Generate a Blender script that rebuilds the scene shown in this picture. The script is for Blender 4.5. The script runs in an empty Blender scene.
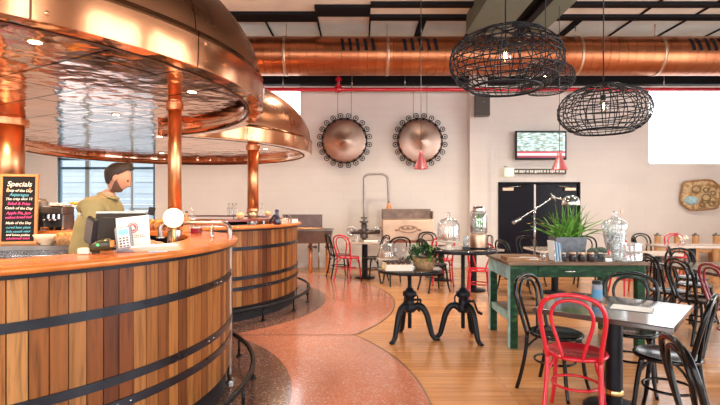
import bpy, math, random
from mathutils import Vector, Matrix
random.seed(7)
PI = math.pi
C = bpy.context.scene.collection
F = 478.0
EYE = 1.5
def X(px, Y): return (px-360)*Y/F          # photo column -> metres at depth Y
def Z(py, Y): return EYE-(py-204.5)*Y/F    # photo row -> height at depth Y

# ------------------------------------------------------------------ mesh helper
class MB:
    def __init__(s): s.v=[]; s.f=[]; s.sm=[]
    def add(s, vs, fs, smooth=False, M=None):
        b=len(s.v)
        for p in vs:
            p=Vector(p)
            if M is not None: p=M@p
            s.v.append(p)
        for f in fs: s.f.append([b+i for i in f]); s.sm.append(smooth)
        return s
    def box(s,x0,x1,y0,y1,z0,z1,M=None):
        vs=[(x0,y0,z0),(x1,y0,z0),(x1,y1,z0),(x0,y1,z0),(x0,y0,z1),(x1,y0,z1),(x1,y1,z1),(x0,y1,z1)]
        return s.add(vs,[(0,3,2,1),(4,5,6,7),(0,1,5,4),(1,2,6,5),(2,3,7,6),(3,0,4,7)],False,M)
    def lathe(s,prof,n=32,c=(0,0),M=None,a0=0,a1=2*PI,smooth=True,sx=1,sy=1):
        full=abs(a1-a0-2*PI)<1e-6
        vs=[];fs=[];m=len(prof);k=n if full else n+1
        for i in range(k):
            a=a0+(a1-a0)*i/n
            for r,z in prof: vs.append((c[0]+sx*r*math.cos(a),c[1]+sy*r*math.sin(a),z))
        for i in range(n):
            j=(i+1)%k
            for q in range(m-1):
                r0,r1=prof[q][0],prof[q+1][0]
                if r0<1e-7 and r1<1e-7: continue
                if r0<1e-7: fs.append((i*m+q,j*m+q+1,i*m+q+1))
                elif r1<1e-7: fs.append((i*m+q,j*m+q,i*m+q+1))
                else: fs.append((i*m+q,j*m+q,j*m+q+1,i*m+q+1))
        return s.add(vs,fs,smooth,M)
    def cyl(s,x,y,z0,z1,r,n=16,M=None,r2=None,smooth=True):
        if r2 is None: r2=r
        s.lathe([(0,z0),(r,z0)],n,(x,y),M,smooth=False); s.lathe([(r,z0),(r2,z1)],n,(x,y),M,smooth=smooth)
        return s.lathe([(r2,z1),(0,z1)],n,(x,y),M,smooth=False)
    def ball(s,x,y,z,r,n=16,m=10,sz=1,sx=1,sy=1,M=None):
        prof=[(r*math.sin(PI*i/m),z-sz*r*math.cos(PI*i/m)) for i in range(m+1)]
        prof[0]=(0,prof[0][1]);prof[-1]=(0,prof[-1][1])
        return s.lathe(prof,n,(x,y),M,sx=sx,sy=sy)
    def tube(s,pts,r,n=8,closed=False,M=None,flat=None):
        pts=[Vector(p) for p in pts];k=len(pts)
        rr=r if isinstance(r,(list,tuple)) else [r]*k
        vs=[];fs=[];N=None
        for i in range(k):
            if closed: t=pts[(i+1)%k]-pts[i-1]
            else: t=pts[min(i+1,k-1)]-pts[max(i-1,0)]
            t.normalize()
            if N is None:
                up=Vector((0,0,1)) if abs(t.z)<.9 else Vector((1,0,0))
                if flat is not None: up=Vector(flat)
                N=(up-t*up.dot(t)).normalized()
            else: N=(N-t*N.dot(t)).normalized()
            B=t.cross(N)
            for q in range(n):
                a=2*PI*q/n
                vs.append(pts[i]+(N*math.cos(a)+B*math.sin(a))*rr[i])
        for i in range(k if closed else k-1):
            j=(i+1)%k
            for q in range(n):
                p=(q+1)%n
                fs.append((i*n+q,i*n+p,j*n+p,j*n+q))
        if not closed:
            fs.append(tuple(reversed(range(n)))); fs.append(tuple(range((k-1)*n,k*n)))
        return s.add(vs,fs,True,M)
    def prism(s,poly,z0,z1,M=None):
        n=len(poly)
        vs=[(p[0],p[1],z0) for p in poly]+[(p[0],p[1],z1) for p in poly]
        fs=[tuple(reversed(range(n))),tuple(range(n,2*n))]+[(i,(i+1)%n,n+(i+1)%n,n+i) for i in range(n)]
        return s.add(vs,fs,False,M)
    def build(s,name,m,parent=None,loc=None,bev=0,rot=None):
        me=bpy.data.meshes.new(name)
        me.from_pydata([tuple(p) for p in s.v],[],s.f)
        me.polygons.foreach_set('use_smooth',s.sm)
        me.validate(); me.update()
        o=bpy.data.objects.new(name,me); C.objects.link(o)
        me.materials.append(m)
        if parent is not None: o.parent=parent
        if loc is not None: o.location=loc
        if rot is not None: o.rotation_euler=rot
        if bev:
            b=o.modifiers.new('bevel','BEVEL'); b.width=bev; b.segments=2; b.limit_method='ANGLE'; b.angle_limit=0.7
        return o
def spline(pts,k=6,closed=False):
    P=[Vector(p) for p in pts];n=len(P);out=[]
    rng=n if closed else n-1
    for i in range(rng):
        p0=P[(i-1)%n] if closed or i>0 else P[0]*2-P[1]
        p1=P[i];p2=P[(i+1)%n]
        p3=P[(i+2)%n] if closed or i+2<n else P[-1]*2-P[-2]
        for q in range(k):
            t=q/k
            out.append(.5*((2*p1)+(p2-p0)*t+(2*p0-5*p1+4*p2-p3)*t*t+(3*p1-p0-3*p2+p3)*t**3))
    if not closed: out.append(P[-1])
    return out
def tag(o,label=None,cat=None,group=None,kind=None):
    if label: o['label']=label
    if cat: o['category']=cat
    if group: o['group']=group
    if kind: o['kind']=kind
    return o
def thing(name,label,cat,loc=(0,0,0),rz=0,group=None):
    o=bpy.data.objects.new(name,None); C.objects.link(o)
    o.location=loc; o.rotation_euler=(0,0,rz); o.empty_display_size=.1
    return tag(o,label,cat,group)
def dup(root,loc,rz,label,group=None):
    r=root.copy(); C.objects.link(r); r.location=loc; r.rotation_euler=(0,0,rz)
    r['label']=label
    if group: r['group']=group
    for ch in list(root.children):
        c=ch.copy(); C.objects.link(c); c.parent=r
        for g in list(ch.children):
            d=g.copy(); C.objects.link(d); d.parent=c
    return r
def struct(name,mb,m,bev=0): return tag(mb.build(name,m,bev=bev),kind='structure')

def clip_at(root,yw,keep_less):
    import bmesh
    st=[root]
    while st:
        o=st.pop(); st+=list(o.children)
        if o.type!='MESH': continue
        oy=0; p=o
        while p: oy+=p.location.y; p=p.parent
        bm=bmesh.new(); bm.from_mesh(o.data)
        bmesh.ops.bisect_plane(bm,geom=bm.verts[:]+bm.edges[:]+bm.faces[:],plane_co=(0,yw-oy,0),plane_no=(0,1,0),clear_outer=keep_less,clear_inner=not keep_less)
        bm.to_mesh(o.data); bm.free()
        if len(o.data.vertices)==0:
            bpy.data.objects.remove(o)
def text(body,size,m,parent,M4,width=None,ext=.0008,shear=0):
    cu=bpy.data.curves.new('tmp','FONT'); cu.body=body; cu.size=size; cu.align_x='CENTER'; cu.extrude=ext; cu.shear=shear; cu.offset=.0006
    o=bpy.data.objects.new('tmp',cu); C.objects.link(o)
    dg=bpy.context.evaluated_depsgraph_get(); me=bpy.data.meshes.new_from_object(o.evaluated_get(dg)); bpy.data.objects.remove(o)
    me.materials.clear(); me.materials.append(m)
    xs=[v.co.x for v in me.vertices]; w=max(xs)-min(xs); k=1 if not width or w<width else width/w
    me.transform(M4@Matrix.Diagonal((k,1,1,1)))
    o=bpy.data.objects.new('chalk_line',me); C.objects.link(o); o.parent=parent; return o
# ------------------------------------------------------------------ materials
def nodes(name):
    m=bpy.data.materials.new(name); m.use_nodes=True
    nt=m.node_tree; b=nt.nodes['Principled BSDF']
    return m,nt,b
def mat(name,col,rough=.5,metal=0,var=0,scale=8,bump=0,bscale=30,coat=0,emis=None,estr=0,stretch=None,rvar=0):
    m,nt,b=nodes(name); N=nt.nodes.new; L=nt.links.new
    b.inputs['Base Color'].default_value=(*col,1); b.inputs['Roughness'].default_value=rough; b.inputs['Metallic'].default_value=metal
    if coat: b.inputs['Coat Weight'].default_value=coat; b.inputs['Coat Roughness'].default_value=.08
    if emis: b.inputs['Emission Color'].default_value=(*emis,1); b.inputs['Emission Strength'].default_value=estr
    if var or bump or rvar:
        tc=N('ShaderNodeTexCoord'); mp=N('ShaderNodeMapping'); L(tc.outputs['Object'],mp.inputs[0])
        if stretch: mp.inputs['Scale'].default_value=stretch
    if var or rvar:
        no=N('ShaderNodeTexNoise'); no.inputs['Scale'].default_value=scale; no.inputs['Detail'].default_value=4; L(mp.outputs[0],no.inputs[0])
    if var:
        cr=N('ShaderNodeValToRGB'); L(no.outputs[0],cr.inputs[0])
        cr.color_ramp.elements[0].position=.3; cr.color_ramp.elements[1].position=.7
        cr.color_ramp.elements[0].color=(*[c*(1-var) for c in col],1); cr.color_ramp.elements[1].color=(*[min(1,c*(1+var)) for c in col],1)
        L(cr.outputs[0],b.inputs['Base Color'])
    if rvar:
        mr=N('ShaderNodeMapRange'); L(no.outputs[0],mr.inputs[0]); mr.inputs[3].default_value=max(0,rough-rvar); mr.inputs[4].default_value=rough+rvar
        L(mr.outputs[0],b.inputs['Roughness'])
    if bump:
        n2=N('ShaderNodeTexNoise'); n2.inputs['Scale'].default_value=bscale; L(mp.outputs[0],n2.inputs[0])
        bp=N('ShaderNodeBump'); bp.inputs['Strength'].default_value=bump; bp.inputs['Distance'].default_value=.02; L(n2.outputs[0],bp.inputs['Height']); L(bp.outputs[0],b.inputs['Normal'])
    return m
def glass(name,col=(1,1,1),rough=0,mix=.12,white=0,mott=False):
    # thin clear glass: mostly see-through with a glossy surface
    m=bpy.data.materials.new(name); m.use_nodes=True; nt=m.node_tree; nt.nodes.clear(); N=nt.nodes.new; L=nt.links.new
    o=N('ShaderNodeOutputMaterial'); t=N('ShaderNodeBsdfTransparent'); t.inputs[0].default_value=(*col,1)
    g=N('ShaderNodeBsdfGlossy'); g.inputs['Roughness'].default_value=rough
    fr=N('ShaderNodeLayerWeight'); fr.inputs[0].default_value=.35
    ad=N('ShaderNodeMath'); ad.operation='ADD'; ad.inputs[1].default_value=mix; ad.use_clamp=True
    L(fr.outputs['Facing'],ad.inputs[0]); mx=N('ShaderNodeMixShader'); L(ad.outputs[0],mx.inputs[0]); L(t.outputs[0],mx.inputs[1]); L(g.outputs[0],mx.inputs[2]); 
    if white:
        vo=N('ShaderNodeTexVoronoi'); vo.inputs['Scale'].default_value=45; tcc=N('ShaderNodeTexCoord'); L(tcc.outputs['Object'],vo.inputs[0])
        mrr=N('ShaderNodeMapRange'); L(vo.outputs['Distance'],mrr.inputs[0]); mrr.inputs[2].default_value=.6; mrr.inputs[3].default_value=white*1.9 if mott else white; mrr.inputs[4].default_value=white*.2 if mott else white
        d=N('ShaderNodeBsdfDiffuse'); d.inputs[0].default_value=(.9,.93,.94,1); m2=N('ShaderNodeMixShader'); L(mrr.outputs[0],m2.inputs[0]); L(mx.outputs[0],m2.inputs[1]); L(d.outputs[0],m2.inputs[2]); L(m2.outputs[0],o.inputs[0])
    else: L(mx.outputs[0],o.inputs[0])
    return m
def pane_mat(name):
    m=bpy.data.materials.new(name); m.use_nodes=True; nt=m.node_tree; nt.nodes.clear(); N=nt.nodes.new; L=nt.links.new
    o=N('ShaderNodeOutputMaterial'); t=N('ShaderNodeBsdfTransparent'); g=N('ShaderNodeBsdfGlossy'); g.inputs['Roughness'].default_value=.02
    mx=N('ShaderNodeMixShader'); mx.inputs[0].default_value=.05; L(t.outputs[0],mx.inputs[1]); L(g.outputs[0],mx.inputs[2]); L(mx.outputs[0],o.inputs[0])
    return m
def ramp(nt,fac,stops):
    cr=nt.nodes.new('ShaderNodeValToRGB'); e=cr.color_ramp.elements
    while len(e)<len(stops): e.new(.5)
    for el,(p,c) in zip(e,stops): el.position=p; el.color=(*c,1)
    nt.links.new(fac,cr.inputs[0]); return cr.outputs[0]
def mul(nt,a,b,blend='MULTIPLY',fac=1):
    mx=nt.nodes.new('ShaderNodeMixRGB'); mx.blend_type=blend; mx.inputs[0].default_value=fac
    nt.links.new(a,mx.inputs[1]); nt.links.new(b,mx.inputs[2]); return mx.outputs[0]

def wood_staves():
    m,nt,b=nodes('cedar_staves'); N=nt.nodes.new; L=nt.links.new
    ge=N('ShaderNodeNewGeometry'); tc=N('ShaderNodeTexCoord')
    base=ramp(nt,ge.outputs['Random Per Island'],[(0,(.11,.028,.008)),(.2,(.27,.09,.022)),(.4,(.39,.15,.038)),(.6,(.18,.05,.014)),(.8,(.44,.20,.065)),(1,(.31,.105,.026))])
    ad=N('ShaderNodeVectorMath'); ad.operation='ADD'; L(tc.outputs['Object'],ad.inputs[0])
    sc=N('ShaderNodeVectorMath'); sc.operation='SCALE'; sc.inputs[0].default_value=(7,3,19); L(ge.outputs['Random Per Island'],sc.inputs['Scale']); L(sc.outputs[0],ad.inputs[1])
    mp=N('ShaderNodeMapping'); mp.inputs['Scale'].default_value=(26,26,1.6); L(ad.outputs[0],mp.inputs[0])
    no=N('ShaderNodeTexNoise'); no.inputs['Scale'].default_value=1.6; no.inputs['Detail'].default_value=6; no.inputs['Distortion'].default_value=.6; L(mp.outputs[0],no.inputs[0])
    g=ramp(nt,no.outputs[0],[(.28,(.45,.40,.36)),(.5,(1,1,1)),(.72,(1.25,1.15,1.1))])
    L(mul(nt,base,g),b.inputs['Base Color']); b.inputs['Roughness'].default_value=.42
    b.inputs['Specular IOR Level'].default_value=.3
    return m
def copper(name,col,rough,bump=.02,bscale=3,seams=0,grid=False,wav=0):
    m,nt,b=nodes(name); N=nt.nodes.new; L=nt.links.new
    tc=N('ShaderNodeTexCoord')
    no=N('ShaderNodeTexNoise'); no.inputs['Scale'].default_value=2.2; no.inputs['Detail'].default_value=5; L(tc.outputs['Object'],no.inputs[0])
    c=ramp(nt,no.outputs[0],[(.3,tuple(x*.72 for x in col)),(.65,col)])
    mr=N('ShaderNodeMapRange'); L(no.outputs[0],mr.inputs[0]); mr.inputs[3].default_value=rough*.6; mr.inputs[4].default_value=rough*1.5; L(mr.outputs[0],b.inputs['Roughness'])
    b.inputs['Metallic'].default_value=1
    if seams:
        sp=N('ShaderNodeSeparateXYZ'); L(tc.outputs['Object'],sp.inputs[0])
        at=N('ShaderNodeMath'); at.operation='ARCTAN2'; L(sp.outputs[1],at.inputs[0]); L(sp.outputs[0],at.inputs[1])
        mu=N('ShaderNodeMath'); mu.operation='MULTIPLY'; L(at.outputs[0],mu.inputs[0]); mu.inputs[1].default_value=seams/(2*PI)
        fr=N('ShaderNodeMath'); fr.operation='FRACT'; L(mu.outputs[0],fr.inputs[0])
        gt=N('ShaderNodeMath'); gt.operation='GREATER_THAN'; L(fr.outputs[0],gt.inputs[0]); gt.inputs[1].default_value=.012
        cc=N('ShaderNodeMixRGB'); L(gt.outputs[0],cc.inputs[0]); cc.inputs[1].default_value=(.12,.04,.02,1); L(c,cc.inputs[2]); c=cc.outputs[0]
        # each sheet of copper has its own tone
        fl=N('ShaderNodeMath'); fl.operation='FLOOR'; L(mu.outputs[0],fl.inputs[0]); wn=N('ShaderNodeTexWhiteNoise'); wn.noise_dimensions='1D'; L(fl.outputs[0],wn.inputs['W'])
        c=mul(nt,c,ramp(nt,wn.outputs[0],[(0,(.72,.68,.66)),(1,(1,1,1))]))
    if grid:
        br=N('ShaderNodeTexBrick'); br.offset=.5; br.inputs['Scale'].default_value=1; br.inputs['Mortar Size'].default_value=.011; br.inputs['Mortar Smooth'].default_value=0
        br.inputs['Brick Width'].default_value=1.0; br.inputs['Row Height'].default_value=.48
        br.inputs['Color1'].default_value=(1,1,1,1); br.inputs['Color2'].default_value=(.9,.9,.9,1); br.inputs['Mortar'].default_value=(.05,.02,.01,1)
        mp=N('ShaderNodeMapping'); mp.inputs['Rotation'].default_value=(0,0,.5); L(tc.outputs['Object'],mp.inputs[0]); L(mp.outputs[0],br.inputs[0])
        c=mul(nt,c,br.outputs[0])
    L(c,b.inputs['Base Color'])
    n2=N('ShaderNodeTexNoise'); n2.inputs['Scale'].default_value=bscale; n2.inputs['Detail'].default_value=2; L(tc.outputs['Object'],n2.inputs[0])
    bp=N('ShaderNodeBump'); bp.inputs['Strength'].default_value=bump; bp.inputs['Distance'].default_value=.1; L(n2.outputs[0],bp.inputs['Height']); L(bp.outputs[0],b.inputs['Normal'])
    return m
def terrazzo(name,c0,c1,rough=.22):
    m,nt,b=nodes(name); N=nt.nodes.new; L=nt.links.new
    tc=N('ShaderNodeTexCoord'); vo=N('ShaderNodeTexVoronoi'); vo.inputs['Scale'].default_value=95; L(tc.outputs['Object'],vo.inputs[0])
    sp=N('ShaderNodeSeparateXYZ'); L(vo.outputs['Color'],sp.inputs[0])
    k=ramp(nt,sp.outputs[0],[(0,tuple(x*.75 for x in c0)),(.3,c0),(.7,c1),(.9,c1),(.95,tuple(x*.6+.24 for x in c1)),(1,tuple(x*.5+.3 for x in c1))])
    no=N('ShaderNodeTexNoise'); no.inputs['Scale'].default_value=1.3; no.inputs['Detail'].default_value=4; L(tc.outputs['Object'],no.inputs[0])
    L(mul(nt,k,ramp(nt,no.outputs[0],[(.3,(.86,.84,.84)),(.7,(1.05,1.03,1.03))])),b.inputs['Base Color']); b.inputs['Roughness'].default_value=rough
    b.inputs['Coat Weight'].default_value=.4; b.inputs['Coat Roughness'].default_value=.15
    return m
def plank_floor():
    m,nt,b=nodes('honey_floorboards'); N=nt.nodes.new; L=nt.links.new
    tc=N('ShaderNodeTexCoord'); br=N('ShaderNodeTexBrick'); br.offset=.37; br.inputs['Scale'].default_value=1; br.inputs['Brick Width'].default_value=1.9; br.inputs['Row Height'].default_value=.085
    br.inputs['Mortar Size'].default_value=.0016; br.inputs['Color1'].default_value=(.60,.295,.12,1); br.inputs['Color2'].default_value=(.46,.205,.075,1); br.inputs['Mortar'].default_value=(.16,.07,.03,1)
    L(tc.outputs['Object'],br.inputs[0])
    mp=N('ShaderNodeMapping'); mp.inputs['Scale'].default_value=(1.5,30,1); L(tc.outputs['Object'],mp.inputs[0]); no=N('ShaderNodeTexNoise'); no.inputs['Scale'].default_value=1.5; no.inputs['Detail'].default_value=5; L(mp.outputs[0],no.inputs[0])
    L(mul(nt,br.outputs[0],ramp(nt,no.outputs[0],[(.3,(.82,.8,.78)),(.7,(1.12,1.1,1.1))])),b.inputs['Base Color'])
    b.inputs['Roughness'].default_value=.27; b.inputs['Coat Weight'].default_value=.35; b.inputs['Coat Roughness'].default_value=.12
    return m
def brick_wall(name,c,mort,ax='XZ'):
    m,nt,b=nodes(name); N=nt.nodes.new; L=nt.links.new
    tc=N('ShaderNodeTexCoord'); sp=N('ShaderNodeSeparateXYZ'); L(tc.outputs['Object'],sp.inputs[0]); cb=N('ShaderNodeCombineXYZ')
    L(sp.outputs[0 if ax=='XZ' else 1],cb.inputs[0]); L(sp.outputs[2],cb.inputs[1])
    br=N('ShaderNodeTexBrick'); br.inputs['Scale'].default_value=1; br.inputs['Brick Width'].default_value=.8; br.inputs['Row Height'].default_value=.2; br.inputs['Mortar Size'].default_value=.006; br.inputs['Mortar Smooth'].default_value=.6
    br.inputs['Color1'].default_value=(*c,1); br.inputs['Color2'].default_value=(*[x*.975 for x in c],1); br.inputs['Mortar'].default_value=(*mort,1); L(cb.outputs[0],br.inputs[0])
    no=N('ShaderNodeTexNoise'); no.inputs['Scale'].default_value=1.1; no.inputs['Detail'].default_value=4; L(tc.outputs['Object'],no.inputs[0])
    L(mul(nt,br.outputs[0],ramp(nt,no.outputs[0],[(.3,(.95,.945,.94)),(.7,(1.03,1.03,1.03))])),b.inputs['Base Color']); b.inputs['Roughness'].default_value=.75
    bp=N('ShaderNodeBump'); bp.inputs['Strength'].default_value=.25; bp.inputs['Distance'].default_value=.01; bp.invert=True; L(br.outputs['Fac'],bp.inputs['Height']); L(bp.outputs[0],b.inputs['Normal'])
    return m
def worn_green():
    m,nt,b=nodes('worn_green_paint'); N=nt.nodes.new; L=nt.links.new
    tc=N('ShaderNodeTexCoord'); mp=N('ShaderNodeMapping'); mp.inputs['Scale'].default_value=(3,3,9); L(tc.outputs['Object'],mp.inputs[0])
    no=N('ShaderNodeTexNoise'); no.inputs['Scale'].default_value=3; no.inputs['Detail'].default_value=7; no.inputs['Roughness'].default_value=.7; L(mp.outputs[0],no.inputs[0])
    L(ramp(nt,no.outputs[0],[(.28,(.003,.012,.006)),(.5,(.006,.042,.016)),(.6,(.015,.08,.028)),(.70,(.13,.13,.045))]),b.inputs['Base Color']); b.inputs['Roughness'].default_value=.5
    return m
M={}
M['platform']=mat('bar_platform',(.62,.42,.30),.5,var=.15,scale=3)
M['stave']=wood_staves()
M['copper_dome']=copper('copper_dome',(.76,.33,.17),.26,.05,2.5,seams=16)
M['copper_rim']=copper('copper_rim',(.82,.37,.185),.15,.04,3,seams=16)
M['copper_soffit']=copper('copper_soffit',(.98,.64,.50),.09,.11,4.5,grid=True)
M['copper_lip']=copper('copper_lip',(.88,.52,.36),.08,.1,4)
M['copper']=copper('copper_post',(.90,.44,.22),.34,.03,6)
M['copper_pale']=copper('copper_pale',(.70,.46,.32),.38,.05,5)
M['copper_counter']=mat('copper_counter',(.72,.21,.065),.24,.3,var=.15,scale=3,rvar=.06)
M['counter_edge']=mat('counter_edge',(.72,.22,.05),.25,.2,var=.2,scale=6)
M['black_iron']=mat('black_iron',(.012,.013,.017),.38,.25,var=.3,scale=10)
M['hoop_iron']=mat('hoop_iron',(.03,.035,.045),.3,.7,var=.3,scale=6,rvar=.1)
M['black_rubber']=mat('plinth_black',(.022,.022,.026),.45,.1,var=.25)
M['steel']=mat('steel',(.62,.61,.60),.25,1,rvar=.08)
M['steel_brush']=mat('brushed_steel',(.36,.33,.31),.38,1,var=.1,rvar=.1)
M['dark_steel']=mat('dark_steel',(.20,.18,.17),.4,.8,var=.25)
M['chrome']=mat('chrome',(.8,.8,.8),.08,1)
M['wall']=brick_wall('painted_block_wall',(.755,.69,.64),(.71,.645,.595))
M['wall_side']=brick_wall('painted_block_side',(.72,.66,.60),(.64,.58,.53),'YZ')
M['ceiling']=mat('ceiling_panel',(.80,.78,.70),.8,var=.1,scale=1.5)
M['ceiling_black']=mat('ceiling_black',(.012,.012,.014),.6)
M['beam_green']=mat('beam_green_grey',(.14,.17,.13),.6,var=.08,scale=2)
M['floor']=plank_floor()
M['terrazzo']=terrazzo('terrazzo_pink',(.45,.165,.10),(.49,.20,.135),.15)
M['floor_dark_ring']=terrazzo('floor_dark_ring',(.14,.065,.048),(.16,.08,.062),.18)
M['strip']=mat('brass_strip',(.35,.28,.22),.3,.9)
M['seam']=mat('dark_joint',(.10,.05,.04),.6)
M['white']=mat('white_paint',(.82,.80,.77),.5)
M['frame_blue']=mat('window_frame_blue',(.06,.15,.22),.4)
M['pale_blue_frame']=mat('pale_blue_frame',(.30,.38,.42),.5)
M['pane']=pane_mat('window_pane')
M['red']=mat('red_paint',(.62,.012,.03),.25,0,coat=.5)
M['red_dark']=mat('dark_red_paint',(.22,.01,.03),.25,0,coat=.5)
M['black_wood']=mat('black_lacquer',(.003,.003,.004),.2,0,coat=.08)
M['black_plastic']=mat('black_plastic',(.018,.018,.02),.35)
M['table_top']=mat('dark_table_top',(.06,.04,.032),.14,0,var=.2,scale=5,coat=.6)
M['table_pale']=mat('pale_table_top',(.62,.50,.42),.14,0,var=.1,scale=5,coat=.6)
M['brass']=mat('brass',(.75,.50,.20),.25,1)
M['green']=worn_green()
M['blue_paint']=mat('worn_blue_paint',(.34,.60,.62),.55,var=.3,scale=9)
M['old_wood']=mat('old_bench_top',(.17,.095,.055),.45,var=.4,scale=5,stretch=(1,8,1))
M['tray_wood']=mat('tray_wood',(.33,.15,.06),.4,var=.3,scale=6)
M['timber']=mat('pale_timber',(.62,.33,.14),.5,var=.2,scale=6)
M['glass']=glass('clear_glass')
M['glass_dome']=glass('dome_glass',(1,1,1),.02,.10,.10)
M['glass_cut']=glass('cut_glass',(.97,.99,.99),.05,.06,.30,mott=True)
M['water']=glass('water',(.92,.98,1),.02,.06,.16)
M['leaf']=mat('grass_leaf',(.12,.30,.035),.45,var=.45,scale=14)
M['leaf_dark']=mat('dark_leaf',(.018,.065,.02),.45,var=.5,scale=20)
M['mint']=mat('mint_leaf',(.14,.50,.05),.5,var=.3)
M['galv']=mat('galvanised_zinc',(.17,.185,.205),.5,.4,var=.2,scale=25)
M['wicker']=mat('wicker',(.36,.20,.09),.7,var=.4,scale=40,bump=.6,bscale=70)
M['bread']=mat('crusty_bread',(.55,.27,.08),.7,var=.4,scale=18,bump=.4)
M['cream']=mat('cream_china',(.78,.68,.55),.3)
M['leaflet']=mat('cream_leaflet',(.68,.52,.36),.6)
M['paper']=mat('white_card',(.85,.84,.82),.6)
M['cupcake']=mat('dark_muffin',(.06,.03,.035),.7,var=.5,scale=40,bump=.5)
M['choc']=mat('brown_cake',(.40,.22,.13),.7,var=.4,scale=20)
M['board']=mat('slate_black',(.015,.015,.017),.6)
M['board_frame']=mat('orange_pine',(.55,.24,.08),.45,var=.2,scale=8)
M['chalk']=mat('white_chalk',(.85,.85,.82),.9)
M['chalk_pink']=mat('pink_chalk',(.85,.10,.35),.9)
M['chalk_blue']=mat('blue_chalk',(.12,.50,.72),.9)
M['logo_red']=mat('logo_red',(.55,.07,.09),.5)
M['grey_plastic']=mat('grey_plastic',(.25,.27,.31),.4)
M['lcd']=mat('lcd_blue',(.1,.3,.5),.3,emis=(.25,.6,.9),estr=.8)
M['led_green']=mat('green_led',(.05,.6,.1),.3,emis=(.05,1,.15),estr=4)
M['orange_plastic']=mat('orange_plastic',(.8,.25,.02),.4)
M['skin']=mat('skin',(.50,.25,.16),.55)
M['hair']=mat('dark_hair',(.018,.009,.006),.6,var=.4,scale=60,bump=.5,bscale=90)
M['beard']=mat('beard',(.13,.06,.04),.8)
M['shirt']=mat('khaki_shirt',(.24,.21,.10),.8,var=.1,scale=12,bump=.3,bscale=14)
M['trouser']=mat('dark_trousers',(.03,.03,.035),.8)
M['bulb']=mat('glowing_filament',(1,.7,.4),.3,emis=(1,.55,.2),estr=60)
M['globe']=mat('lit_frosted_globe',(.95,.85,.7),.4,emis=(1,.72,.42),estr=1.1)
M['down']=mat('lit_downlight',(1,.9,.7),.4,emis=(1,.78,.5),estr=22)
M['soil']=mat('soil',(.03,.02,.015),.9)
M['pink_cone']=mat('rose_copper_shade',(.60,.16,.17),.3,.6)
M['door_dark']=mat('dark_door_panel',(.008,.007,.012),.22,0)
M['sage']=mat('grey_succulent',(.09,.13,.10),.6,var=.3)
M['gourd']=mat('orange_gourd',(.75,.28,.10),.45,var=.2)
M['gourd_pale']=mat('pale_gourd',(.72,.48,.25),.5,var=.2)
M['blue_card']=mat('blue_menu',(.10,.30,.50),.5)
for k_,v_ in (('black_iron',.25),('black_wood',.3),('black_plastic',.25),('door_dark',.12),('green',.25),('blue_paint',.25),('ceiling_black',.1),('table_top',.8),('board',.15),('black_rubber',.2),('leaf_dark',.2)):
    M[k_].node_tree.nodes['Principled BSDF'].inputs['Specular IOR Level'].default_value=v_

# ------------------------------------------------------------------ setting
YW=11.4; XL,XR=-9.0,9.4; YB=-3.2; CZ=5.15
DX0,DX1=X(500,YW),X(578,YW); DZ=Z(184,YW)
struct('floor',MB().box(XL-.2,XR+.2,YB-.2,YW+.2,-.12,0),M['floor'])
VX=-2.93; V1=3.55; V2=7.42; RF=3.46; YS=5.48
def clipdisc(cx,cy,R,keep,n=120):
    pts=[]
    for i in range(n):
        a=2*PI*i/n; x,y=cx+R*math.cos(a),cy+R*math.sin(a)
        pts.append((max(x,XL+.01),min(y,YS) if keep<0 else max(y,YS)))
    return pts
c1=clipdisc(VX,V1,RF,-1); c2=clipdisc(VX,V2,RF,1)
struct('floor',MB().prism(c1,.0005,.004),M['terrazzo'])
struct('floor',MB().prism(c2,.0005,.004),M['terrazzo'])
for cy in (V1,V2):  # disc of darker tone on the floor round each vat
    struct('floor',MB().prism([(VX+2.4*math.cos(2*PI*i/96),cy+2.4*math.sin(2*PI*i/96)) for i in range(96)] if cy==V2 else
        [(VX+2.4*math.cos(2*PI*i/96),min(YS,cy+2.4*math.sin(2*PI*i/96))) for i in range(96)],.0045,.006),M['floor_dark_ring'])
def arc(cx,cy,R,a0,a1,n=60): return [(cx+R*math.cos(a0+(a1-a0)*i/n),cy+R*math.sin(a0+(a1-a0)*i/n)) for i in range(n+1)]
def strip(pts,w,z0,z1,mb):
    for i in range(len(pts)-1):
        a=Vector(pts[i]);b=Vector(pts[i+1]);d=(b-a).normalized();n=Vector((-d.y,d.x))*w/2
        mb.prism([a-n,b-n,b+n,a+n],z0,z1)
    return mb
ang=math.asin((YS-V1)/RF)
struct('trim_1',strip(arc(VX,V1,RF,-PI/2,ang),.012,.004,.0065,MB()),M['strip'])
struct('trim_2',strip(arc(VX,V2,RF,-math.asin((V2-YS)/RF),PI/2),.012,.004,.0065,MB()),M['strip'])
struct('trim_3',strip([(XL,YS),(VX+RF*math.cos(ang),YS)],.012,.006,.0072,MB()),M['seam'])

def wall_with_holes(name,u0,u1,w0,w1,holes,frm,m):
    """a wall in the plane u (along) / z with rectangular openings; frm maps (u0,u1,z0,z1)-> box"""
    us=sorted({u0,u1,*[h[0] for h in holes],*[h[1] for h in holes]})
    zs=sorted({w0,w1,*[h[2] for h in holes],*[h[3] for h in holes]})
    mb=MB()
    for a,b in zip(us,us[1:]):
        for c,d in zip(zs,zs[1:]):
            mu,mz=(a+b)/2,(c+d)/2
            if any(h[0]<mu<h[1] and h[2]<mz<h[3] for h in holes): continue
            frm(mb,a,b,c,d)
    return struct(name,mb,m)
W1=(-5.6,X(302,YW),2.8,Z(86,YW)); W2=(X(648,YW),9.35,Z(165,YW),Z(86,YW)); W3=(X(57,YW),X(155,YW),.12,2.62)
wall_with_holes('wall_back',XL-.2,XR+.2,0,CZ+.25,[W1,W2,W3,(DX0,DX1,0,DZ)],lambda mb,a,b,c,d:mb.box(a,b,YW,YW+.22,c,d),M['wall'])
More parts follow.
